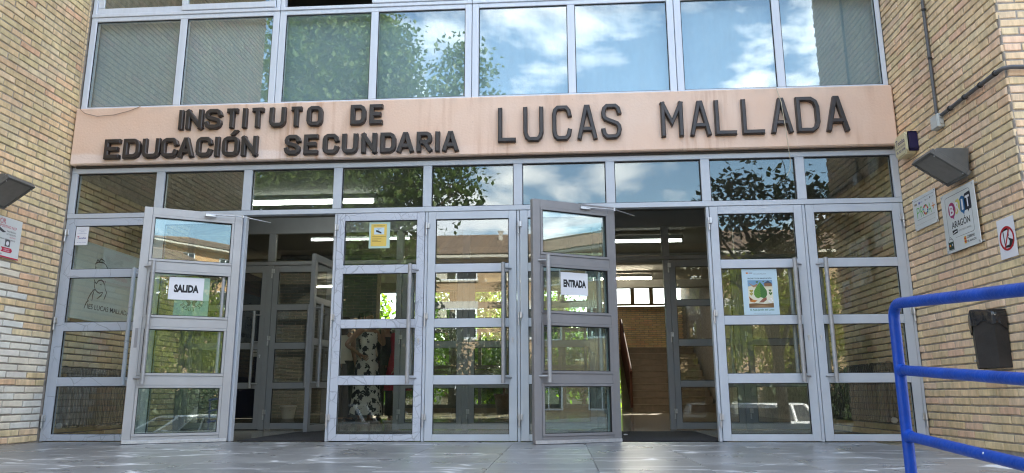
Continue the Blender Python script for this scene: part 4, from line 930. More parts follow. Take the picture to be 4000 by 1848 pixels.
flat([(-.033, .075), (.02, .07), (.014, .09), (-.03, .088)], K, p3, y_); flat([(.012, .15), (.022, .138), (.05, .125), (.067, .118), (.063, .075), (.04, .062), (.02, .062), (.012, .08), (.022, .10), (.028, .115), (.018, .128)], K, p3, y_-.0001)
ringmesh(.0, .137, .070, .086, red, p3, y_-.0004, 32); a_ = R(62); dx_, dz_ = math.cos(a_), math.sin(a_)
flat([(-dx_*.074-dz_*.007, .137-dz_*.074+dx_*.007), (-dx_*.074+dz_*.007, .137-dz_*.074-dx_*.007), (dx_*.074+dz_*.007, .137+dz_*.074-dx_*.007), (dx_*.074-dz_*.007, .137+dz_*.074+dx_*.007)], red, p3, y_-.0003)
# bin
bn = thing('litter_bin', 'black metal wall bin lined with a crumpled black bag', 'bin', (RX-.005, -1.175, .575), R(-90))
bb = MB(); w2, dp = .172, .165
prof = [(-w2, 0), (-w2+.0, -dp*.42), (.035, -dp), (w2, -dp*.55), (w2, 0)]
rings = [[(x*s_, y*s_, z) for x, y in prof] for s_, z in ((.94, 0), (1, .405))]
bb.loft(rings, smooth=False, cap=False); bb.add([(x*.93, y*.93, .03) for x, y in prof], [(0, 1, 2, 3, 4)]); bb.build('body', MAT['binblack'], bn)
MB().tube([(-.06, -.122, .055), (-.058, -.130, .055)], .009, 10).build('lock', MAT['steel'], bn)
r_ = random.Random(5); bg_ = MB(); rg = []; nn_ = 60
def pround(t_):
    # point on profile perimeter
    P = prof+[prof[0]]; Ls = [(Vector(P[i+1])-Vector(P[i])).length for i in range(5)]; d = t_*sum(Ls)
    for i in range(5):
        if d <= Ls[i]: return Vector(P[i]).lerp(Vector(P[i+1]), d/Ls[i])
        d -= Ls[i]
    return Vector(P[0])
for lv in range(9):
    row = []
    for j in range(nn_):
        q = pround(j/nn_); f = lv/8
        fr2 = math.sin(j*1.9+lv*.5)*.5+math.sin(j*.73+1.3*lv)*.5
        low = .125+.04*math.sin(j/nn_*math.pi*3+.6)+.012*math.sin(j*.9+.4)
        if lv < 6:
            g_ = lv/5; z = .40-low*(1-g_)+.022*math.sin(g_*3.1); sc2 = 1.045+.05*math.sin(g_*math.pi)+.02*fr2
            z += .012*math.sin(j*.31+1)*g_
        else:
            g_ = (lv-5)/3; z = .412-.16*g_+.012*math.sin(j*.31+1)*(1-g_); sc2 = 1.0-.25*g_+.01*fr2
        row.append((q.x*sc2, q.y*sc2 if q.y < -.001 else -.004, z))
    rg.append(row)
bg_.loft(rg, cap=False); bg_.build('bag', MAT['bag'], bn)
# defibrillator sign on the left wall
p4 = sign('wall_sign', 'white and red defibrillator instruction sign cut by the left edge', 'sign', (-4.788, -.92, 1.575), R(90), -.28, .318, .352)
y_ = -.0052; rd = ink((.48,.02,.06))
text('DESFIBRILADOR', -.22, .12, .29, .335, rd, p4, y=y_); text('DISPOSITIVO NCP', .02, .255, .258, .282, rd, p4, y=y_)
flat([(-.02, .25), (.04, .262), (.10, .235), (.14, .222), (.10, .212), (.05, .228), (.0, .222), (-.04, .20)], ink((.06,.06,.07)), p4, y_); flat([(-.05, .24), (-.02, .28), (.01, .275), (.0, .245)], ink((.06,.06,.07)), p4, y_)
for k, (a, b, s2) in enumerate(((.145, .255, 'PARA PERSONAS'), (.145, .255, 'INCONSCIENTES'), (.185, .255, 'QUE NO'), (.05, .255, 'RESPIRAN NORMALMENTE'))): text(s2, a, b, .226-.024*k, .239-.024*k, K if k != 2 else rd, p4, y=y_)
def heart(cx, cz, r): return [(cx, cz-r), (cx+r*.8, cz-r*.1), (cx+r*.95, cz+r*.4), (cx+r*.55, cz+r*.75), (cx, cz+r*.4), (cx-r*.55, cz+r*.75), (cx-r*.95, cz+r*.4), (cx-r*.8, cz-r*.1)]
flat(heart(.03, .13, .03), ink((.07,.07,.08)), p4, y_); flat(rect(.14, .20, .10, .16), ink((.10,.10,.11)), p4, y_); flat(disc(.17, .128, .018, .02, 10), MAT['paper'], p4, y_-.0003)
flat(rect(-.15, -.03, .05, .09), rd, p4, y_); flat([(-.02, .05), (.075, .05), (.095, .07), (.075, .09), (-.02, .09)], rd, p4, y_); flat([(.1, .05), (.22, .05), (.235, .07), (.22, .09), (.1, .09), (.12, .07)], rd, p4, y_)
text('Reanimación', -.005, .07, .071, .083, MAT['paper'], p4, y=y_-.0004); text('cardiopulmonar', -.008, .07, .057, .068, MAT['paper'], p4, y=y_-.0004); text('Utilice el', .135, .20, .071, .083, MAT['paper'], p4, y=y_-.0004); text('desfibrilador', .132, .21, .057, .068, MAT['paper'], p4, y=y_-.0004)
text('EN CASO DE EMERGENCIA', -.1, .12, .022, .036, K, p4, y=y_); flat(rect(-.28, .317, .002, .014), rd, p4, y_)

# thin cables
tag(MB().tube([(-4.74, -.105, 3.20), (-4.68, -.107, 3.15), (-4.55, -.108, 3.115), (-4.38, -.107, 3.125), (-4.22, -.106, 3.165), (-4.12, -.10, 3.208)], .004, 6).build('cable', mat('tan_cable', (.38,.27,.2), .6)), 'thin tan cable drooping over the left end of the lintel', 'cable')
tag(MB().tube([(1.99, -.10, 3.215), (2.04, -.112, 3.205), (2.065, -.142, 3.05), (2.085, -.145, 2.80), (2.105, -.115, 2.62), (2.125, -.075, 2.50), (2.12, -.06, 2.42), (2.09, -.05, 2.36)], .0035, 6).build('cable', mat('pale_cord', (.52,.46,.34), .6)), 'loose pale cord hanging over the letters at the right of the lintel', 'cable')
tag(MB().tube([(-4.762+.0, -.085, 3.2), (-4.778, -.10, 3.5), (-4.775, -.11, 3.9), (-4.772, -.1, 4.6), (-4.772, -.1, 6)], .004, 6).build('cable', mat('brick_coloured_cable', (.5,.38,.25), .6)), 'thin yellowish cable running up the left brick wall beside the window', 'cable')

# ------------------------------------------------------------------ people in the lobby
SKIN = mat('skin', (.36,.20,.13), .55)
HAIR = mat('dark_hair', (.02,.013,.01), .5, var=.3, vscale=30)
def floral():
    M = bpy.data.materials.new('floral_cloth'); M.use_nodes = True; t = M.node_tree; b = base_of(M); b.inputs['Roughness'].default_value = .8
    tcn = N(t, 'ShaderNodeTexCoord'); nz = N(t, 'ShaderNodeTexNoise', inp={'Scale': 34.0, 'Detail': 2.0}); t.links.new(tcn.outputs['Object'], nz.inputs['Vector'])
    va = N(t, 'ShaderNodeVectorMath', operation='MULTIPLY_ADD'); va.inputs[1].default_value = (.10, .10, .10); t.links.new(nz.outputs['Color'], va.inputs[0]); t.links.new(tcn.outputs['Object'], va.inputs[2])
    vo = N(t, 'ShaderNodeTexVoronoi', inp={'Scale': 10.0}); t.links.new(va.outputs[0], vo.inputs['Vector'])
    r_ = N(t, 'ShaderNodeMapRange', inp={1: .44, 2: .47, 3: 0, 4: 1}); t.links.new(vo.outputs['Distance'], r_.inputs[0])
    mm = N(t, 'ShaderNodeMix', data_type='RGBA'); mm.inputs[6].default_value = (.02,.02,.03,1); mm.inputs[7].default_value = (.68,.66,.60,1); t.links.new(r_.outputs[0], mm.inputs[0]); t.links.new(mm.outputs[2], b.inputs['Base Color'])
    return M
def person(lab, loc, rz, h=1.66, arms=None, group='people talking in the lobby'):
    """body faces local -Y; skin-modifier body baked to one mesh"""
    s_ = h/1.68
    t = thing('person', lab, 'person', loc, rz, group)
    V = []; E = []; Rd = []
    def vt(p, r, par=None):
        V.append(Vector(p)*s_); Rd.append((r*s_ if not isinstance(r, tuple) else (r[0]*s_, r[1]*s_)))
        if par is not None: E.append((par, len(V)-1))
        return len(V)-1
    pel = vt((0, 0, .93), (.15, .115)); wa = vt((0, 0, 1.10), (.118, .092), pel); ch = vt((0, .01, 1.28), (.145, .105), wa); sh = vt((0, .015, 1.385), (.11, .07), ch)
    nk = vt((0, 0, 1.46), .05, sh); jw = vt((0, -.02, 1.535), .066, nk); hd = vt((0, -.005, 1.60), .084, jw); tp = vt((0, .0, 1.655), .062, hd)
    ns_ = vt((0, -.098, 1.575), .012, hd)
    arms = arms or {}
    for sx in (-1, 1):
        A = arms.get(sx) or [(.175, .01, 1.375), (.215, .03, 1.11), (.215, -.05, .88)]
        A = [Vector((abs(p[0])*sx if len(p) == 3 else p[0], p[1], p[2])) for p in A]
        s0 = vt(A[0], .052, sh); e0 = vt(A[1], .038, s0); w0 = vt(A[2], .026, e0)
        d = (A[2]-A[1]).normalized(); sd_ = d.cross(Vector((0, 1, .3))).normalized(); n_ = d.cross(sd_).normalized()
        pm = vt(A[2]+d*.055, (.034, .018), w0)
        for k, (o_, L_) in enumerate(((-.027, .062), (-.009, .072), (.010, .068), (.027, .055))):
            k1 = vt(A[2]+d*.095+sd_*o_, .0095, pm); k2 = vt(A[2]+d*(.095+L_*.55)+sd_*o_*1.1+n_*.008, .0085, k1); vt(A[2]+d*(.095+L_)+sd_*o_*1.1+n_*.022, .007, k2)
        th = vt(A[2]+d*.045+sd_*-.038, .011, w0); vt(A[2]+d*.085+sd_*-.052+n_*.012, .009, th)
        hp = vt((.088*sx, 0, .86), (.085, .09), pel); kn = vt((.095*sx, -.015, .49), .055, hp); cf = vt((.097*sx, .015, .33), .052, kn); an = vt((.098*sx, .02, .09), .034, cf)
        hl = vt((.098*sx, .03, .045), .032, an); vt((.105*sx, -.14, .03), (.036, .022), hl)
    me = bpy.data.meshes.new('body'); me.from_pydata(V, E, []); o = link('body', me, None)
    md = o.modifiers.new('s', 'SKIN'); md.branch_smoothing = .4
    for i, sv_ in enumerate(me.skin_vertices[0].data):
        r_ = Rd[i]; sv_.radius = r_ if isinstance(r_, tuple) else (r_, r_); sv_.use_root = (i == 0)
    o.modifiers.new('d', 'SUBSURF').levels = 2
    dg = bpy.context.evaluated_depsgraph_get(); nm = bpy.data.meshes.new_from_object(o.evaluated_get(dg)); bpy.data.objects.remove(o)
    nm.materials.clear(); nm.materials.append(SKIN); nm.polygons.foreach_set('use_smooth', [True]*len(nm.polygons)); link('body', nm, t)
    for sx in (-1, 1):
        MB().ball((.032*sx*s_, -.083*s_, 1.598*s_), .010, 8, 6).build('eye', MAT['ink'], t)
        MB().ball((.085*sx*s_, .008*s_, 1.585*s_), (.012, .02, .028), 8, 6).build('ear', SKIN, t)
    MB().box(-.024*s_, .024*s_, -.086*s_, -.08*s_, 1.536*s_, 1.545*s_, .002).build('mouth', mat('lips', (.25,.06,.05), .5), t)
    return t, s_
def hair(t, s_, tail=None, long=0):
    b = MB(); r = [[(.092*math.sin(ph)*math.cos(a)*s_, (.012+.100*math.sin(ph)*math.sin(a)*(1 if math.sin(a) > 0 else .80))*s_, (1.615+.085*math.cos(ph)-(.11*math.sin(a)*.5 if ph > 1.3 and math.sin(a) > 0 else 0))*s_) for a in [2*math.pi*j/16 for j in range(16)]] for ph in (.02, .4, .8, 1.15, 1.5)]
    b.loft(r)
    if tail == 'pony': b.tube([(0, .09*s_, 1.66*s_), (0, .17*s_, 1.65*s_), (0, .2*s_, 1.54*s_), (0, .17*s_, 1.40*s_)], [.03, .045, .045, .012], 10)
    if long: b.loft([[(w*math.cos(a)*s_, (.055+.05*math.sin(a))*s_, z*s_) for a in [2*math.pi*j/14 for j in range(14)]] for z, w in ((1.63, .085), (1.5, .10), (1.36, .12), (1.20, .10), (1.12, .05))])
    b.build('hair', HAIR, t)
def garment(t, s_, name, m, rows, fold=0, n=40, sleeve=None):
    b = MB(); b.loft([[(rx*s_*math.cos(a)*(1+fl_*fold*math.sin(a*9+z*4)), (oy+ry*math.sin(a)*(1+fl_*fold*math.sin(a*9+z*4)))*s_, z*s_) for a in [2*math.pi*j/n for j in range(n)]] for z, rx, ry, oy, fl_ in rows], cap=False)
    if sleeve:
        for sx in (-1, 1): b.tube([(.10*sx*s_, .0, 1.375*s_), (.14*sx*s_, .0, 1.43*s_), (.10*sx*s_, .03, 1.40*s_)], .022*s_, 8)
    return b.build(name, m, t)
def shoes(t, s_, m, wedge=.05):
    for sx in (-1, 1):
        b = MB(); b.loft([[(sx*(.102+w*math.cos(a))*s_, (y+.0)*s_, (zc+zh*math.sin(a))*s_) for a in [2*math.pi*j/10 for j in range(10)]] for y, w, zc, zh in ((.075, .03, .03, .03), (.03, .038, .028, .03), (-.06, .044, .018, .022), (-.16, .042, .014, .016), (-.20, .02, .012, .012))])
        b.tube([(sx*.06*s_, -.10*s_, .03*s_), (sx*.10*s_, -.09*s_, .062*s_), (sx*.148*s_, -.10*s_, .03*s_)], .008, 6); b.tube([(sx*.06*s_, .05*s_, .10*s_), (sx*.10*s_, -.02*s_, .115*s_), (sx*.14*s_, .05*s_, .10*s_)], .008, 6)
        b.build('sandal', m, t)
FL = floral()
a1, s1 = person('person in a long white dress with black flowers, hand on hip and ponytail', (-3.02, 4.75, 0), R(58), 1.69, {-1: [(.17, .01, 1.375), (.36, .10, 1.16), (.20, -.03, 1.03)], 1: [(.17, .0, 1.375), (.23, -.12, 1.17), (.10, -.20, 1.43)]})
hair(a1, s1, 'pony'); garment(a1, s1, 'dress', FL, [(1.36, .155, .115, .0, 0), (1.30, .165, .128, .0, 0), (1.20, .158, .125, 0, 0), (1.08, .132, .108, 0, 0), (1.0, .155, .125, 0, .2), (.88, .185, .15, 0, .4), (.6, .205, .175, 0, 1), (.3, .235, .205, 0, 1.3), (.12, .255, .225, 0, 1.5)], .045, sleeve=True)
shoes(a1, s1, mat('tan_sandal', (.45,.35,.25), .6))
a2, s2 = person('person in a knee length red dress and white wedge sandals', (-2.58, 4.95, 0), R(-70), 1.68, None)
hair(a2, s2, None, 1); garment(a2, s2, 'dress', mat('red_cloth', (.30,.012,.035), .75), [(1.37, .15, .112, .0, 0), (1.28, .168, .128, .0, 0), (1.08, .135, .11, 0, 0), (.93, .18, .145, 0, .3), (.7, .215, .18, 0, 1), (.48, .245, .21, 0, 1.2)], .04, sleeve=True); shoes(a2, s2, mat('white_sandal', (.65,.63,.6), .5))
a3, s3 = person('person in a white sleeveless top and dark trousers facing away', (-3.52, 5.25, 0), R(150), 1.66, None)
hair(a3, s3, None, 1); garment(a3, s3, 'top', mat('white_cloth', (.62,.58,.5), .8), [(1.38, .15, .112, .0, 0), (1.28, .166, .128, .0, 0), (1.08, .135, .115, 0, 0), (.92, .172, .14, 0, 0)], 0, sleeve=True)
def trousers(t, s_, m):
    for sx in (-1, 1):
        b = MB(); b.loft([[((.085*sx+(.005*sx if z < .5 else 0))*s_+r_*math.cos(a)*s_, (oy+r_*1.05*math.sin(a))*s_, z*s_) for a in [2*math.pi*j/18 for j in range(18)]] for z, r_, oy in ((.97, .10, 0), (.85, .105, 0), (.5, .08, -.01), (.3, .078, .01), (.07, .08, .02))], cap=False); b.build('trouser_leg', m, t)
trousers(a3, s3, mat('dark_trousers', (.02,.02,.022), .8)); shoes(a3, s3, MAT['ink'])
a4, s4 = person('person in dark clothes with long hair standing behind the white top', (-3.05, 6.1, 0), R(20), 1.70, None)
hair(a4, s4, None, 1); garment(a4, s4, 'shirt', mat('dark_shirt', (.03,.028,.026), .8), [(1.38, .155, .115, .0, 0), (1.28, .17, .13, .0, 0), (1.08, .14, .115, 0, 0), (.90, .178, .145, 0, 0)], 0, sleeve=True); trousers(a4, s4, mat('brown_trousers', (.07,.05,.04), .8)); shoes(a4, s4, MAT['ink'])

# ------------------------------------------------------------------ papers on the doors
def on_door(d, name, lab, cat, lx0, lx1, z0, z1, y, m='paper', flip=False):
    """sheet fixed to a leaf; flip: seen from the leaf's inner side"""
    base = d.matrix_basis if d.matrix_basis else Matrix()
    Mw = Matrix.Translation(d.location) @ d.rotation_euler.to_matrix().to_4x4()
    c = Mw @ Vector(((lx0+lx1)/2, y, z0)); rz_ = d.rotation_euler.z+(math.pi if flip else 0)
    t = thing(name, lab, cat, c, rz_); w = (lx1-lx0)/2
    MB().box(-w, w, 0, .0008, 0, z1-z0).build('sheet', MAT[m], t)
    return t, w, z1-z0
t, w, h = on_door(d3, 'paper_notice', 'white paper reading SALIDA taped to the open door leaf', 'notice', .296, .590, 1.259, 1.463, .0085, flip=True)
text('SALIDA', -w*.70, w*.72, h*.32, h*.68, K, t, y=-.0006, bold=.06)
t, w, h = on_door(d7, 'paper_notice', 'white paper reading ENTRADA taped to the open door leaf', 'notice', .288, .560, 1.258, 1.459, .0085, flip=True)
text('ENTRADA', -w*.80, w*.86, h*.34, h*.68, K, t, y=-.0006, bold=.06)
MAT['mintpaper'] = mat('pale_mint_paper', (.42,.56,.50), .6)
t, w, h = on_door(d3, 'poster', 'back of a pale mint poster hanging below the SALIDA paper', 'poster', .245, .535, 1.088, 1.47, -.0015, m='mintpaper', flip=True)
dk = ink((.05,.09,.06)); ringmesh(.0, .175, .072, .076, dk, t, -.0006, 30)
for k, ch in enumerate('DEL LUCAS'):
    if ch == ' ': continue
    a = R(-12-17*k); M_ = Matrix.Translation((.092*math.cos(a), 0, .175+.092*math.sin(a))) @ Matrix.Rotation(-(a+math.pi/2), 4, 'Y')
    text(ch, -.010, .010, -.013, .013, dk, t, y=-.0008, mirror=True, bold=.03, M=M_)
for sx in (-1, 1): flat([(0, .15), (sx*.035, .185), (sx*.05, .165), (sx*.03, .14), (sx*.04, .115), (sx*.015, .12)], dk, t, -.0007)
flat([(.02, .21), (.06, .225), (.05, .195)], dk, t, -.0007); flat([(-.06, .205), (-.03, .22), (-.035, .195)], dk, t, -.0007)
t, w, h = on_door(d4, 'camera_notice', 'yellow video surveillance notice in a clear sleeve on the crackled door', 'notice', -1.781-d4.location.x, -1.631-d4.location.x, 1.777, 1.99, -.0022)
base_y = ink((.66,.47,.10)); flat(rect(-w, w, 0, h), base_y, t, -.0002)
flat(rect(-w*.62, w*.68, h*.53, h*.84), ink((.50,.62,.68)), t, -.0005)
text('ZONA VIDEOVIGILADA', -w*.72, w*.72, h*.90, h*.945, K, t, y=-.0006)
flat([(-.030, .150), (-.020, .156), (.022, .136), (.014, .124), (-.026, .138)], K, t, -.0009); flat(rect(-.003, .001, .148, .168), K, t, -.0009); flat(rect(-.022, .024, .166, .1685), K, t, -.0009); flat([(.014, .136), (.026, .132), (.024, .120), (.016, .122)], K, t, -.0010)
for k, (z, x1) in enumerate(((.42, .9), (.32, .35), (.26, -.1), (.20, .3))): flat(rect(-w*.85, w*x1, h*z, h*(z+.018)), ink((.25,.17,.03)), t, -.0006)
sl, _, _ = on_door(d4, 'plastic_sleeve', 'cloudy plastic sleeve around the yellow camera notice', 'sleeve', -1.80-d4.location.x, -1.60-d4.location.x, 1.757, 2.008, -.0011, m='mintpaper')
t, w, h = on_door(d1, 'security_label', 'small white alarm company label on the glass of the far left door', 'label', -4.685-d1.location.x, -4.558-d1.location.x, 1.834, 2.016, -.0145)
bl = ink((.06,.08,.30)); text('INSTALACIÓN', -w*.6, w*.62, h*.80, h*.835, bl, t, y=-.0006); text('CONECTADA', -w*.3, w*.3, h*.71, h*.745, bl, t, y=-.0006); text('A CENTRAL DE ALARMAS', -w*.7, w*.7, h*.62, h*.655, bl, t, y=-.0006)
text('T', -w*.72, -w*.40, h*.33, h*.48, ink((.3,.02,.12)), t, y=-.0006, bold=.03); text('ecalsa', -w*.42, w*.70, h*.345, h*.43, bl, t, y=-.0006, bold=.03); text('TEL. 902 118 898', -w*.7, w*.7, h*.12, h*.16, bl, t, y=-.0006)
MAT['bluepaper'] = mat('pale_blue_paper', (.46,.60,.68), .6)
t, w, h = on_door(d8, 'poster', 'pale blue poster with a green leaf picture on the door near the right', 'poster', 1.632-d8.location.x, 1.943-d8.location.x, 1.086, 1.508, -.0012, m='bluepaper')
y_ = -.0006
flat(rect(-.108, .109, .071, .320), ink((.66,.64,.50)), t, y_); flat(rect(-.108, .109, .262, .320), ink((.16,.30,.45)), t, y_-.0001); flat([(-.108, .262), (-.04, .275), (.02, .262), (.109, .27), (.109, .245), (-.108, .24)], ink((.62,.58,.42)), t, y_-.0002)
lf = [(.0, .305), (.03, .265), (.055, .225), (.058, .19), (.045, .165), (.025, .155), (.0, .165), (-.025, .155), (-.045, .165), (-.058, .19), (-.055, .225), (-.03, .265)]
flat(lf, ink((.045,.15,.03)), t, y_-.0003); flat([lf[0]]+lf[6:], ink((.10,.24,.03)), t, y_-.0004)
for k in range(5): ribbon([(0, .175+.02*k), (.045-.004*k, .20+.02*k)], .0028, ink((.03,.09,.02)), t, y=y_-.0006); ribbon([(0, .175+.02*k), (-.045+.004*k, .20+.02*k)], .0028, ink((.03,.09,.02)), t, y=y_-.0006)
flat([(-.105, .300), (-.06, .272), (-.02, .29), (-.03, .262), (-.06, .255)], ink((.33,.19,.10)), t, y_-.0003)
flat([(.035, .285), (.07, .310), (.105, .285), (.105, .262), (.04, .262)], ink((.22,.11,.05)), t, y_-.0003); flat([(.028, .288), (.072, .316), (.11, .288), (.07, .292)], ink((.05,.07,.11)), t, y_-.0005)
for x, z, s2 in ((-.08, .222, .018), (-.082, .195, .016), (.085, .225, .014), (.088, .198, .017), (-.025, .303, .012), (.03, .307, .008)): flat(heart(x, z, s2), ink((.08,.15,.03) if x > -.07 else (.36,.30,.05)), t, y_-.0004)
flat([(-.105, .175), (-.07, .145), (-.03, .135), (-.06, .118), (-.095, .125)], ink((.45,.16,.02)), t, y_-.0004); flat([(-.10, .165), (-.08, .145), (-.09, .13)], ink((.05,.03,.02)), t, y_-.0006)
flat([(-.02, .118), (.02, .155), (.05, .165), (.05, .14), (.02, .118)], ink((.24,.09,.05)), t, y_-.0004)
flat([(-.108, .071), (-.108, .108), (-.05, .112), (.03, .105), (.109, .112), (.109, .071)], ink((.16,.085,.03)), t, y_-.0003); flat([(-.1, .085), (.0, .094), (.1, .083), (.0, .078)], ink((.30,.19,.09)), t, y_-.0005)
for x, z in ((.07, .13), (.09, .15), (.085, .12), (.1, .135)): flat(disc(x, z, .008, n=6), MAT['paper'], t, y_-.0005)
text('PROYECTO DE INNOVACIÓN', -.105, .105, .329, .345, ink((.03,.04,.05)), t, y=y_, bold=.02)
text('El Aula-Jardín del Lucas', -.100, .11, .040, .062, ink((.10,.22,.10)), t, y=y_-.0002, bold=.02)
text('IES LUCAS MALLADA', -.05, .06, .372, .381, ink((.1,.12,.15)), t, y=y_); flat(rect(-.118, -.10, .378, .392), ink((.6,.2,.03)), t, y_); flat(rect(-.095, -.06, .382, .388), ink((.15,.05,.05)), t, y_)
text('Departamento de Biología y Geología', -.07, .08, .018, .026, ink((.2,.25,.3)), t, y=y_)

# ------------------------------------------------------------------ vegetation
def leafmat(name, cols, tr=.45):
    M = bpy.data.materials.new(name); M.use_nodes = True; t = M.node_tree; t.nodes.clear(); o = N(t, 'ShaderNodeOutputMaterial')
    g = N(t, 'ShaderNodeNewGeometry'); rp_ = N(t, 'ShaderNodeValToRGB'); e = rp_.color_ramp.elements; e[0].color = (*cols[0], 1); e[1].color = (*cols[-1], 1)
    for i, c in enumerate(cols[1:-1]): e.new((i+1)/(len(cols)-1)).color = (*c, 1)
    t.links.new(g.outputs['Random Per Island'], rp_.inputs[0])
    d = N(t, 'ShaderNodeBsdfPrincipled'); d.inputs['Roughness'].default_value = .45; t.links.new(rp_.outputs[0], d.inputs['Base Color'])
    tl = N(t, 'ShaderNodeBsdfTranslucent'); mm = N(t, 'ShaderNodeMix', data_type='RGBA', blend_type='MULTIPLY', inp={0: 1}); mm.inputs[7].default_value = (1.6, 1.7, .6, 1); t.links.new(rp_.outputs[0], mm.inputs[6]); t.links.new(mm.outputs[2], tl.inputs[0])
    mx_ = N(t, 'ShaderNodeMixShader', inp={0: tr}); t.links.new(d.outputs[0], mx_.inputs[1]); t.links.new(tl.outputs[0], mx_.inputs[2]); t.links.new(mx_.outputs[0], o.inputs[0]); return M
LM = {'poplar': leafmat('bright_leaf', [(.07,.12,.03), (.10,.16,.035), (.08,.13,.03), (.13,.18,.04)]), 'magnolia': leafmat('dark_glossy_leaf', [(.02,.04,.015), (.035,.055,.02), (.05,.06,.02)], .25), 'birch': leafmat('yellow_green_leaf', [(.17,.20,.02), (.22,.24,.025), (.13,.17,.02)], .5),
      'dark': leafmat('dark_green_leaf', [(.025,.045,.018), (.04,.065,.02), (.03,.05,.02)], .3), 'autumn': leafmat('rusty_leaf', [(.10,.09,.03), (.13,.08,.03), (.06,.08,.02)], .4), 'garden': leafmat('garden_leaf', [(.10,.19,.03), (.15,.24,.035), (.08,.15,.03), (.19,.27,.05)], .65)}
BARK = mat('bark', (.13,.10,.07), .9, var=.35, vscale=9, bump=.4, bscale=30, stretch=(1, 1, .25))
def tree(lab, loc, trunk, blobs, n, size, lm, seed, cat='tree', name='tree', group=None, spread=.45, droop=.3, per=26, bark=True):
    r_ = random.Random(seed); t = thing(name, lab, cat, loc, None, group); o = Vector(loc)
    vol = [b[3]*b[4]*b[5] for b in blobs]; C = []
    for _ in range(max(1, n//per)):
        b = r_.choices(blobs, vol)[0]
        while True:
            q = Vector((r_.uniform(-1, 1), r_.uniform(-1, 1), r_.uniform(-1, 1)))
            if .25 < q.length <= 1: break
        C.append(Vector((b[0]+q.x*b[3], b[1]+q.y*b[4], b[2]+q.z*b[5])))
    V = []; F = []
    for c in C:
        for _ in range(per):
            p = c+Vector((r_.gauss(0, spread), r_.gauss(0, spread), r_.gauss(0, spread*.8)))
            a = r_.uniform(0, 6.283); e = r_.uniform(-1.1, .6)-droop; s_ = size*r_.uniform(.6, 1.25)
            d = Vector((math.cos(a)*math.cos(e), math.sin(a)*math.cos(e), math.sin(e))); sd_ = d.cross(Vector((r_.uniform(-.6, .6), r_.uniform(-.6, .6), 1))).normalized()
            k = len(V); nn2 = d.cross(sd_)*s_*.12
            V += [p, p+d*s_*.5+sd_*s_*.33+nn2, p+d*s_, p+d*s_*.5-sd_*s_*.33+nn2]; F += [(k, k+1, k+2), (k, k+2, k+3)]
    b = MB(); b.add([v-o for v in V], F); b.build('crown', LM[lm], t)
    if bark:
        tb = MB(); P = [Vector(p)-o for p in trunk[0]]; tb.tube(P, trunk[1], 9)
        for bl in blobs:
            c = Vector(bl[:3])-o; s0 = P[-1] if len(P) < 3 else P[-1-(r_.random() < .4)]
            mid = s0.lerp(c, .5)+Vector((r_.uniform(-.3, .3), r_.uniform(-.3, .3), .2)); tb.tube([s0, mid, c, c+Vector((r_.uniform(-.4, .4), r_.uniform(-.4, .4), bl[5]*.6))], [trunk[1][-1]*.7, trunk[1][-1]*.45, trunk[1][-1]*.25, .012], 6)
            for _ in range(5):
                a = s0.lerp(c, r_.uniform(.35, 1)); q = Vector((r_.uniform(-1, 1)*bl[3], r_.uniform(-1, 1)*bl[4], r_.uniform(-.3, .9)*bl[5]))*.8
                tb.tube([a, a+q*.5+Vector((0, 0, .1)), a+q], [.03, .02, .008], 5)
        tb.build('trunk', BARK, t)
    return t
tree('tall leafy tree across the street whose crown is mirrored in the upper windows', (-6.3, -14.9, -1.2), ([(-6.3,-14.9,-1.2), (-6.5,-14.8,1.5), (-6.1,-14.7,3.6), (-6.9,-14.5,6.2)], [.26, .21, .18, .12]),
     [(-7.6,-14.3,9.6,1.7,1.6,3.0), (-6.0,-14.2,9.3,1.6,1.5,3.0), (-5.1,-14.2,10.6,.8,.9,1.3), (-7.0,-14.0,5.9,2.0,1.5,1.3), (-5.0,-14.0,6.2,1.2,1.2,1.0), (-4.7,-14.2,9.4,.5,.6,1.1), (-3.9,-14.0,6.5,1.0,1.0,.75), (-2.85,-14.1,9.0,.9,.7,2.0), (-3.6,-14.1,7.6,.7,.7,.6), (-4.2,-14.0,7.3,.8,.8,.7), (-2.9,-14.0,6.3,.55,.7,.75), (-5.6,-13.8,3.9,1.1,.9,1.1), (-4.5,-13.9,4.6,.7,.8,.8), (-7.2,-13.9,4.2,.9,.9,.8), (-8.6,-14.2,7.2,.9,1,1.5), (-7.0,-14.3,11.8,1.7,1.5,1.5)], 44000, .20, 'poplar', 2, spread=.31)
tree('broad leaved dark tree on the near pavement mirrored at the right', (4.2, -8.0, -1.13), ([(4.2,-8.0,-1.13), (4.15,-8,1.0), (4.1,-8.0,2.6)], [.12, .10, .08]),
     [(3.9,-7.9,4.2,.7,.6,.55), (3.0,-7.9,3.75,.55,.5,.4), (5.0,-7.9,4.1,.75,.6,.55), (4.4,-7.9,3.3,1.0,.6,.4), (5.9,-7.9,3.9,.5,.5,.5), (3.4,-7.9,4.55,.3,.3,.25)], 2600, .17, 'magnolia', 4, spread=.2, droop=-.2, per=16)
tree('sunlit yellow green hanging tree across the street', (7.2, -22.5, -1.3), ([(7.2,-22.5,-1.3), (7.2,-22.4,2.0), (7.3,-22.4,4.5)], [.14, .12, .08]),
     [(7.2,-22.0,3.0,1.0,.9,1.3), (6.4,-21.8,2.2,.5,.6,.9), (8.0,-21.8,2.3,.6,.6,.9), (8.9,-22.0,4.2,1.1,1.0,1.6), (9.9,-22.2,3.2,.9,.9,1.5), (7.0,-22.2,4.8,.8,.8,.9)], 11000, .15, 'birch', 6, spread=.24, droop=.8)
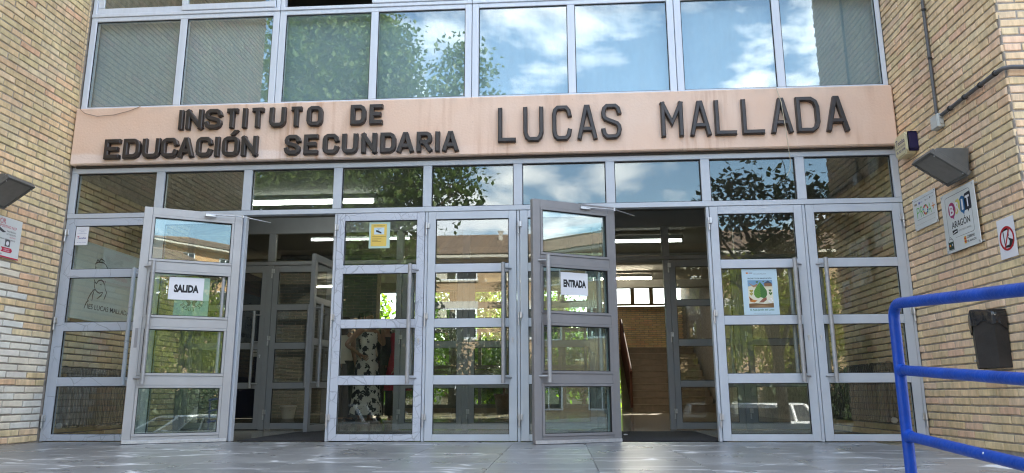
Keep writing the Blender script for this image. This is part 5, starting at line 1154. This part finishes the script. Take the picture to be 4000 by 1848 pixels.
tree('small rusty green tree in front of the brick block opposite', (-2.7, -28, -1.3), ([(-2.7,-28,-1.3), (-2.7,-28,2.2), (-2.75,-28,3.6)], [.09, .07, .05]), [(-2.8,-28,5.0,.45,.5,1.2), (-2.5,-28,3.6,.55,.5,.8), (-3.1,-28,2.4,.6,.6,.8)], 1700, .14, 'autumn', 7, spread=.2)
tree('bushy green shrub tree in front of the brick block opposite', (-6.8, -27.5, -1.3), ([(-6.8,-27.5,-1.3), (-6.8,-27.5,1.2), (-6.8,-27.5,2.4)], [.09, .07, .05]), [(-6.9,-27.5,3.7,.7,.6,1.0), (-6.5,-27.5,2.2,.7,.6,.8)], 1800, .14, 'poplar', 8, spread=.2)
hx_ = [(-11.2, 3.2), (-8.9, 3.9), (-6.6, 3.5), (-4.3, 4.1), (-2.0, 3.6), (.3, 3.9), (2.6, 4.2), (4.9, 2.4), (7.3, 2.2), (9.7, 2.6), (12.1, 4.4)]
hl_ = ['leftmost dark shrub of the row along the far pavement', 'dark shrub behind the silver hatchback', 'dark shrub at the foot of the tall leafy tree', 'dark shrub right of the tall leafy tree', 'dark shrub below the rusty green tree', 'dark shrub in the middle of the row along the far pavement', 'dark shrub left of the white hatchback', 'dark shrub straight behind the white hatchback', 'dark shrub below the yellow green tree', 'dark shrub just right of the yellow green tree', 'tallest dark shrub at the right end of the row']
for i, (x, h) in enumerate(hx_):
    y = -18.8+.3*math.sin(i*2.1)
    tree(hl_[i], (x, y, -1.2), ([(x,y,-1.2), (x,y,-.2), (x,y,.5)], [.08, .07, .05]), [(x, y, -1.1+h*.3, 1.35, .8, h*.3), (x+.3*math.sin(i), y, -1.1+h*.66, 1.0, .7, h*.32)], 5200, .22, 'dark', 20+i, cat='shrub', name='shrub', group='dark shrubs along the far pavement', spread=.25)
tree('dense dark evergreen tree added behind the tall leafy tree to darken reflections', (-5.9, -17.4, -1.13), ([(-5.9,-17.4,-1.13), (-5.9,-17.4,.5), (-5.9,-17.4,2)], [.15, .12, .08]), [(-5.9,-17.4,.9,1.7,.9,1.9), (-5.8,-17.4,3.4,1.5,.9,1.7), (-6.0,-17.4,5.0,1.1,.8,1.2)], 9000, .24, 'dark', 19, spread=.3)  # added tree, blocks the bright block opposite from the crackled door's reflection
for i, (x, y, h) in enumerate(((3.6, -24.8, 6.2), (6.3, -26.0, 8.0), (9.6, -25.2, 7.2), (12.8, -26.2, 8.4), (15.8, -25.0, 6.8))):
    tree(['dark evergreen tree left of the yellow green tree', 'tall dark evergreen tree straight behind the yellow green tree', 'dark evergreen tree right of the yellow green tree', 'tallest dark evergreen tree in front of the hipped roof end', 'rightmost dark evergreen tree in front of the block opposite'][i], (x, y, -1.3), ([(x,y,-1.3), (x,y,h*.2), (x,y,h*.5)], [.16, .13, .08]),
         [(x, y, h*.25-.6, 1.5, 1.1, h*.26), (x+.2, y, h*.58-.9, 1.25, 1.0, h*.25), (x-.2, y+.1, h*.8-1.0, .8, .8, h*.2)], 3400, .2, 'dark', 60+i, group='dark trees in front of the block opposite', spread=.32)
struct(MB().box(-30, 30, 12.65, 70, -.5, -.10).build('lawn', mat('lawn', (.06,.10,.025), .95, var=.35, vscale=3)))
gx = [(-7.5, 17, 4.2), (-5.2, 16.0, 2.4), (-3.9, 18.5, 4.6), (-2.2, 15.8, 2.0), (-.9, 17.5, 3.6), (.6, 16.2, 2.4), (-9.5, 19, 4.2)]
for i, (x, y, h) in enumerate(gx):
    tree(['sunlit garden tree left of the lobby windows', 'low garden bush behind the navy side window', 'tall garden tree with a thick trunk behind the lobby', 'low garden bush behind the middle lobby window', 'leafy garden tree behind the potted palm', 'low garden bush beside the stair wall', 'far garden tree at the left end of the lawn', 'garden tree beyond the stair windows'][i], (x, y, -.1), ([(x,y,-.1), (x+.1,y,h*.3), (x,y,h*.55)], [.2 if h > 3 else .06, .16 if h > 3 else .05, .1 if h > 3 else .03]),
         [(x, y, h*.62, h*.42, h*.36, h*.40), (x+.5, y+.2, h*.40 if h < 3 else h*.75, h*.38, h*.3, h*.34)], 4200, .2, 'garden', 40+i, cat='tree' if h > 3 else 'bush', name='tree' if h > 3 else 'bush', group='plants in the garden behind the lobby', spread=.25)
def leaf_mass(name, x0, x1, y0, y1, z0, z1, n, size, lm, seed):
    r_ = random.Random(seed); V = []; F = []
    for _ in range(n//20):
        c = Vector((r_.uniform(x0, x1), r_.uniform(y0, y1), z0+(z1-z0)*r_.random()**1.1*(.75+.25*math.sin(r_.uniform(x0, x1)))))
        for _ in range(20):
            p = c+Vector((r_.gauss(0, .3), r_.gauss(0, .3), r_.gauss(0, .25))); a = r_.uniform(0, 6.28); e = r_.uniform(-1.2, .4); d = Vector((math.cos(a)*math.cos(e), math.sin(a)*math.cos(e), math.sin(e))); sd_ = d.cross(Vector((0, 0, 1))).normalized(); s_ = size*r_.uniform(.6, 1.3); k = len(V)
            V += [p, p+d*s_*.5+sd_*s_*.35, p+d*s_, p+d*s_*.5-sd_*s_*.35]; F += [(k, k+1, k+2, k+3)]
    b = MB(); b.add(V, F); return stuff(b.build(name, LM[lm]))
leaf_mass('garden_foliage', -14, .5, 24.5, 26, -.1, 4.2, 16000, .3, 'garden', 77)
gw = thing('garden_wall', 'pale rendered wall at the end of the garden behind the lobby', 'wall', (-4, 23, -.1)); MB().box(-14, 12, 0, .25, 0, 2.2).build('wall_body', MAT['paving'], gw); MB().box(-14.05, 12.05, -.04, .29, 2.201, 2.28).build('coping', MAT['step'], gw)

# ------------------------------------------------------------------ buildings opposite
def brickwall_mat(name, c1, c2, mo):
    M = bpy.data.materials.new(name); M.use_nodes = True; t = M.node_tree; b = base_of(M); b.inputs['Roughness'].default_value = .9
    tcn = N(t, 'ShaderNodeTexCoord'); sp = N(t, 'ShaderNodeSeparateXYZ'); t.links.new(tcn.outputs['Object'], sp.inputs[0]); s2 = N(t, 'ShaderNodeMath', operation='ADD'); t.links.new(sp.outputs[0], s2.inputs[0]); t.links.new(sp.outputs[1], s2.inputs[1])
    cb = N(t, 'ShaderNodeCombineXYZ'); t.links.new(s2.outputs[0], cb.inputs[0]); t.links.new(sp.outputs[2], cb.inputs[1])
    bt = N(t, 'ShaderNodeTexBrick', inp={'Scale': 1.0, 'Mortar Size': .012, 'Brick Width': .25, 'Row Height': .064}); bt.inputs['Color1'].default_value = (*c1, 1); bt.inputs['Color2'].default_value = (*c2, 1); bt.inputs['Mortar'].default_value = (*mo, 1); t.links.new(cb.outputs[0], bt.inputs['Vector'])
    t.links.new(bt.outputs[0], b.inputs['Base Color']); return M
MB1 = brickwall_mat('far_brick', (.35,.23,.125), (.40,.27,.15), (.31,.24,.17)); MB2 = brickwall_mat('orange_brick', (.48,.27,.12), (.52,.31,.15), (.4,.28,.17))
ROOF = mat('roof_tile', (.17,.115,.08), .85, var=.3, vscale=1.5, isl='island', col2=[(.15,.10,.07), (.19,.13,.09), (.17,.12,.09), (.21,.14,.09)])
DG = mat('dark_window', (.02,.022,.025), .1); CURT = mat('curtain', (.45,.43,.38), .9)
def hip_roof(x0, x1, y0, y1, ze, zr, parent, along='x', ov=.5, step=.24, lx=0, ly=0, hip0=True, hip1=True):
    """ribbed tile roof: ridge along x (or y), hipped ends"""
    b = MB()
    def T(u, v, z): return (u-lx, v-ly, z) if along == 'x' else (v-lx, u-ly, z)
    if along == 'x': u0, u1, v0, v1 = x0-ov, x1+ov, y0-ov, y1+ov
    else: u0, u1, v0, v1 = y0-ov, y1+ov, x0-ov, x1+ov
    vm = (v0+v1)/2; hw = (v1-v0)/2; h0 = hw if hip0 else 0; h1 = hw if hip1 else 0
    n = int((u1-u0)/step)
    for k in range(n):
        a, c = u0+(u1-u0)*k/n, u0+(u1-u0)*(k+1)/n; m_ = (a+c)/2
        for sv_, ve in ((1, v0), (-1, v1)):
            def topv(u):
                f = 1.0
                if h0 and u < u0+h0: f = (u-u0)/h0
                if h1 and u > u1-h1: f = min(f, (u1-u)/h1)
                return ve+sv_*hw*f, ze+(zr-ze)*f
            P = []
            for u, dz in ((a, 0), (m_-(c-a)*.2, .055), (m_+(c-a)*.2, .055), (c, 0)):
                tv, tz = topv(u); P += [T(u, ve, ze+dz), T(u, tv, tz+dz)]
            b.add(P, [(0, 1, 3, 2), (2, 3, 5, 4), (4, 5, 7, 6)])
    for h, ue, sg in ((h0, u0, 1), (h1, u1, -1)):
        if not h: continue
        m2 = int((v1-v0)/step)
        for k in range(m2):
            a, c = v0+(v1-v0)*k/m2, v0+(v1-v0)*(k+1)/m2; m_ = (a+c)/2; P = []
            for v, dz in ((a, 0), (m_-(c-a)*.2, .055), (m_+(c-a)*.2, .055), (c, 0)):
                f = 1-abs(v-vm)/hw; P += [T(ue, v, ze+dz), T(ue+sg*h*f, v, ze+(zr-ze)*f+dz)]
            b.add(P, [(0, 1, 3, 2), (2, 3, 5, 4), (4, 5, 7, 6)])
    r_ = b.build('roof', ROOF, parent)
    rt_ = MB(); rt_.tube([T(u0+h0, vm, zr+.03), T(u1-h1, vm, zr+.03)], .11, 8)
    for h, ue, us in ((h0, u0, u0+h0), (h1, u1, u1-h1)):
        if h:
            for ve in (v0, v1): rt_.tube([T(ue, ve, ze+.05), T(us, vm, zr+.05)], .09, 7)
    rt_.build('ridge_tiles', ROOF, r_)
    ea = MB(); 
    A = T(u0+.02, v0+.02, ze-.16); Bq = T(u1-.02, v1-.02, ze-.02); ea.box(min(A[0], Bq[0]), max(A[0], Bq[0]), min(A[1], Bq[1]), max(A[1], Bq[1]), A[2], Bq[2]); ea.build('eaves', CURT, r_)
    return r_
def far_window(parent, x0, x1, z0, z1, y, rot=None, curt=True, sd=1):
    """window on a wall facing +y (sd=1)"""
    f = MB(); ring(f, x0, x1, z0, z1, .07, y-.02, y+.06); f.box((x0+x1)/2-.04, (x0+x1)/2+.04, y-.02, y+.055, z0+.071, z1-.071)
    w_ = f.build('window', MAT['white_pvc'], parent); MB().box(x0+.05, x1-.05, y+.0, y+.012, z0+.05, z1-.05).build('pane', DG, w_)
    MB().box(x0-.05, x1+.05, y-.02, y+.13, z0-.08, z0-.002).build('sill', CURT, w_)
    if curt:
        MB().box(x0+.09, x0+(x1-x0)*.28, y+.0125, y+.03, z0+.08, z1-.08).build('curtain', CURT, w_)
bo = thing('brick_block', 'long brick block opposite with ribbed tile roof and rows of windows', 'building', (-12, -32, -1.3))
MB().box(-28, 28.3, -10, 0, 0, 9.0).build('wall', MB1, bo)
hip_roof(-40, 16.3, -42, -32, 9.0, 11.1, bo, lx=-12, ly=-32, hip0=False, hip1=False)
gb = MB(); gb.add([(28.28, 0, 8.99), (28.28, -10, 8.99), (28.28, -5, 10.9), (-28, 0, 8.99), (-28, -10, 8.99), (-28, -5, 10.9)], [(0, 1, 2), (3, 4, 5)]); gb.build('gable', MB1, bo)
for i in range(15):
    x0 = -6.65+12+(i-9)*3.55
    if x0 < -27.5 or x0+2.25 > 28: continue
    far_window(bo, x0, x0+2.25, 7.69, 8.5, .01); far_window(bo, x0, x0+2.25, 4.6, 6.2, .01); far_window(bo, x0, x0+2.25, 1.0, 2.6, .01, curt=i % 2 == 0)
    MB().box(x0-.05, x0+2.3, .0, .03, 6.22, 6.58).build('shutter_box', CURT, bo)
ch_ = MB(); ch_.box(8.42, 8.66, -3.8, -3.56, 9.9, 11.08); ch_.box(8.38, 8.70, -3.84, -3.52, 11.082, 11.15); ch_.build('chimney', MAT['paving'], bo)
oh = thing('orange_house', 'orange brick house with a red tiled roof rising behind the block opposite', 'building', (26, -48, -1.3))
MB().box(-5, 9, -10, 0, 0, 14.2).build('wall', MB2, oh); hip_roof(21, 35, -58, -48, 14.2, 16.0, oh, lx=26, ly=-48, ov=.9)
for k, x in enumerate((-3.2, 0, 3.2, 6.4)):
    for z in (3.0, 6.4, 9.6, 12.3): far_window(oh, x, x+1.1, z, z+1.35, .01, curt=False)
wg = thing('side_wing', 'brick wing with a tiled roof to the right of the street', 'building', (25.5, -21, -1.3))
MB().box(0, 8, -12, 8, 0, 8.9).build('wall', MB1, wg); hip_roof(25.5, 33.5, -33, -13, 8.9, 10.6, wg, along='y', lx=25.5, ly=-21)
for k in range(6):
    for z in (1.0, 4.4, 7.2):
        f = MB(); y0 = -11+k*3.1; f.box(-.05, .05, y0, y0+1.6, z, z+1.2); w_ = f.build('window', MAT['white_pvc'], wg); MB().box(-.06, -.051, y0+.08, y0+.76, z+.08, z+1.12).build('pane', DG, w_); MB().box(-.06, -.051, y0+.84, y0+1.52, z+.08, z+1.12).build('pane', DG, w_)

# ------------------------------------------------------------------ parked cars
CARW = mat('white_car_paint', (.62,.62,.62), .25, coat=.5)
CG = mat('car_glass', (.02,.025,.028), .06); TY = MAT['black_rubber']; RED = ink((.35,.02,.02), .25)
def car(lab, loc, rz, paint, group='cars parked across the street'):
    t = thing('hatchback', lab, 'car', loc, rz, group); b = MB(); rg = []
    for x, w, zb, zt in ((-1.98,.66,.40,.82), (-1.94,.77,.30,.93), (-1.7,.82,.24,.965), (-1.0,.84,.2,.96), (0,.845,.2,.94), (.9,.84,.2,.92), (1.35,.82,.22,.86), (1.75,.77,.26,.76), (1.93,.66,.34,.64)):
        rg.append([(x, y, z) for y, z in ((-w*.86, zb), (-w, zb+.12), (-w, zt-.22), (-w*.94, zt-.03), (-w*.80, zt), (w*.80, zt), (w*.94, zt-.03), (w, zt-.22), (w, zb+.12), (w*.86, zb))])
    b.loft(rg); b.build('body', paint, t)
    base = [(-1.86, .69), (1.08, .69)]; z0, z1 = .93, 1.41
    gh = MB(); gh.loft([[(-1.84, -.70, z0), (1.06, -.70, z0), (1.06, .70, z0), (-1.84, .70, z0)], [(-1.50, -.56, z1-.02), (.22, -.56, z1-.02), (.22, .56, z1-.02), (-1.50, .56, z1-.02)]], smooth=False); gh.build('windows', CG, t)
    rf = MB(); rf.loft([[(x*1.0, y*s_, z) for x, y in ((-1.56, -.50), (-1.45, -.585), (.15, -.58), (.30, -.48), (.30, .48), (.15, .58), (-1.45, .585), (-1.56, .50))] for s_, z in ((1.01, z1-.03), (1.0, z1), (.8, z1+.03))]); rf.build('roof', paint, t)
    for sx in (-1, 1):
        for a, c, r_ in (((-1.84, .70*sx, z0), (-1.52, .565*sx, z1-.02), .055), ((1.06, .70*sx, z0), (.25, .555*sx, z1-.02), .03), ((-.35, .705*sx, z0), (-.38, .57*sx, z1), .03), ((-1.22, .705*sx, z0), (-1.15, .57*sx, z1), .055)): MB().tube([a, c], r_, 8).build('pillar', paint, t)
        MB().box(-1.99, -1.80, .60*sx, .80*sx, .62, .88, .02).build('tail_light', RED, t); MB().box(1.72, 1.93, .48*sx, .70*sx, .54, .68, .02).build('headlight', MAT['paper'], t)
        MB().box(.72, .86, .78*sx, .96*sx, .93, 1.05, .03).build('mirror', paint, t)
        MB().box(-.30, -.12, .84*sx, .865*sx, .74, .77, .005).build('handle', MAT['binblack'], t)
        for x in (-1.25, 1.22):
            w_ = MB(); w_.tube([(x, .66*sx, .30), (x, .70*sx, .30), (x, .82*sx, .30), (x, .855*sx, .30)], [.27, .30, .30, .27], 22); wo = w_.build('wheel', TY, t)
            h_ = MB(); h_.tube([(x, .846*sx, .30), (x, .866*sx, .30)], [.20, .17], 18)
            h_.build('rim', MAT['steel'], wo)
            ar = MB(); ar.tube([(x+.34*math.cos(a), .842*sx, .30+.34*math.sin(a)) for a in [math.pi*k/12 for k in range(13)]], .022, 6); ar.build('wheel_arch', MAT['binblack'], t)
    MB().box(-2.03, -1.9, -.70, .70, .36, .47, .02).build('bumper', MAT['binblack'], t); MB().box(1.84, 1.97, -.62, .62, .36, .46, .02).build('bumper', MAT['binblack'], t)
    MB().box(-2.0, -1.985, -.26, .26, .60, .71).build('plate', MAT['paper'], t); return t
car('white hatchback parked with its tail towards the school', (4.35, -11.9, -1.27), R(-90+6), CARW)
car('white small car parked sideways on beyond the hatchback', (5.2, -15.5, -1.27), R(180), CARW)
car('silver grey hatchback parked further left across the street', (-7.5, -15.4, -1.27), R(180), mat('silver_car_paint', (.35,.36,.37), .3, metal=.4, coat=.5))

tag(MB().ball((.62, .95, .014), (.022, .016, .007), 8, 5).build('paper_scrap', MAT['paper']), 'tiny white paper scrap lying on the doormat by the leaf marked ENTRADA', 'scrap')
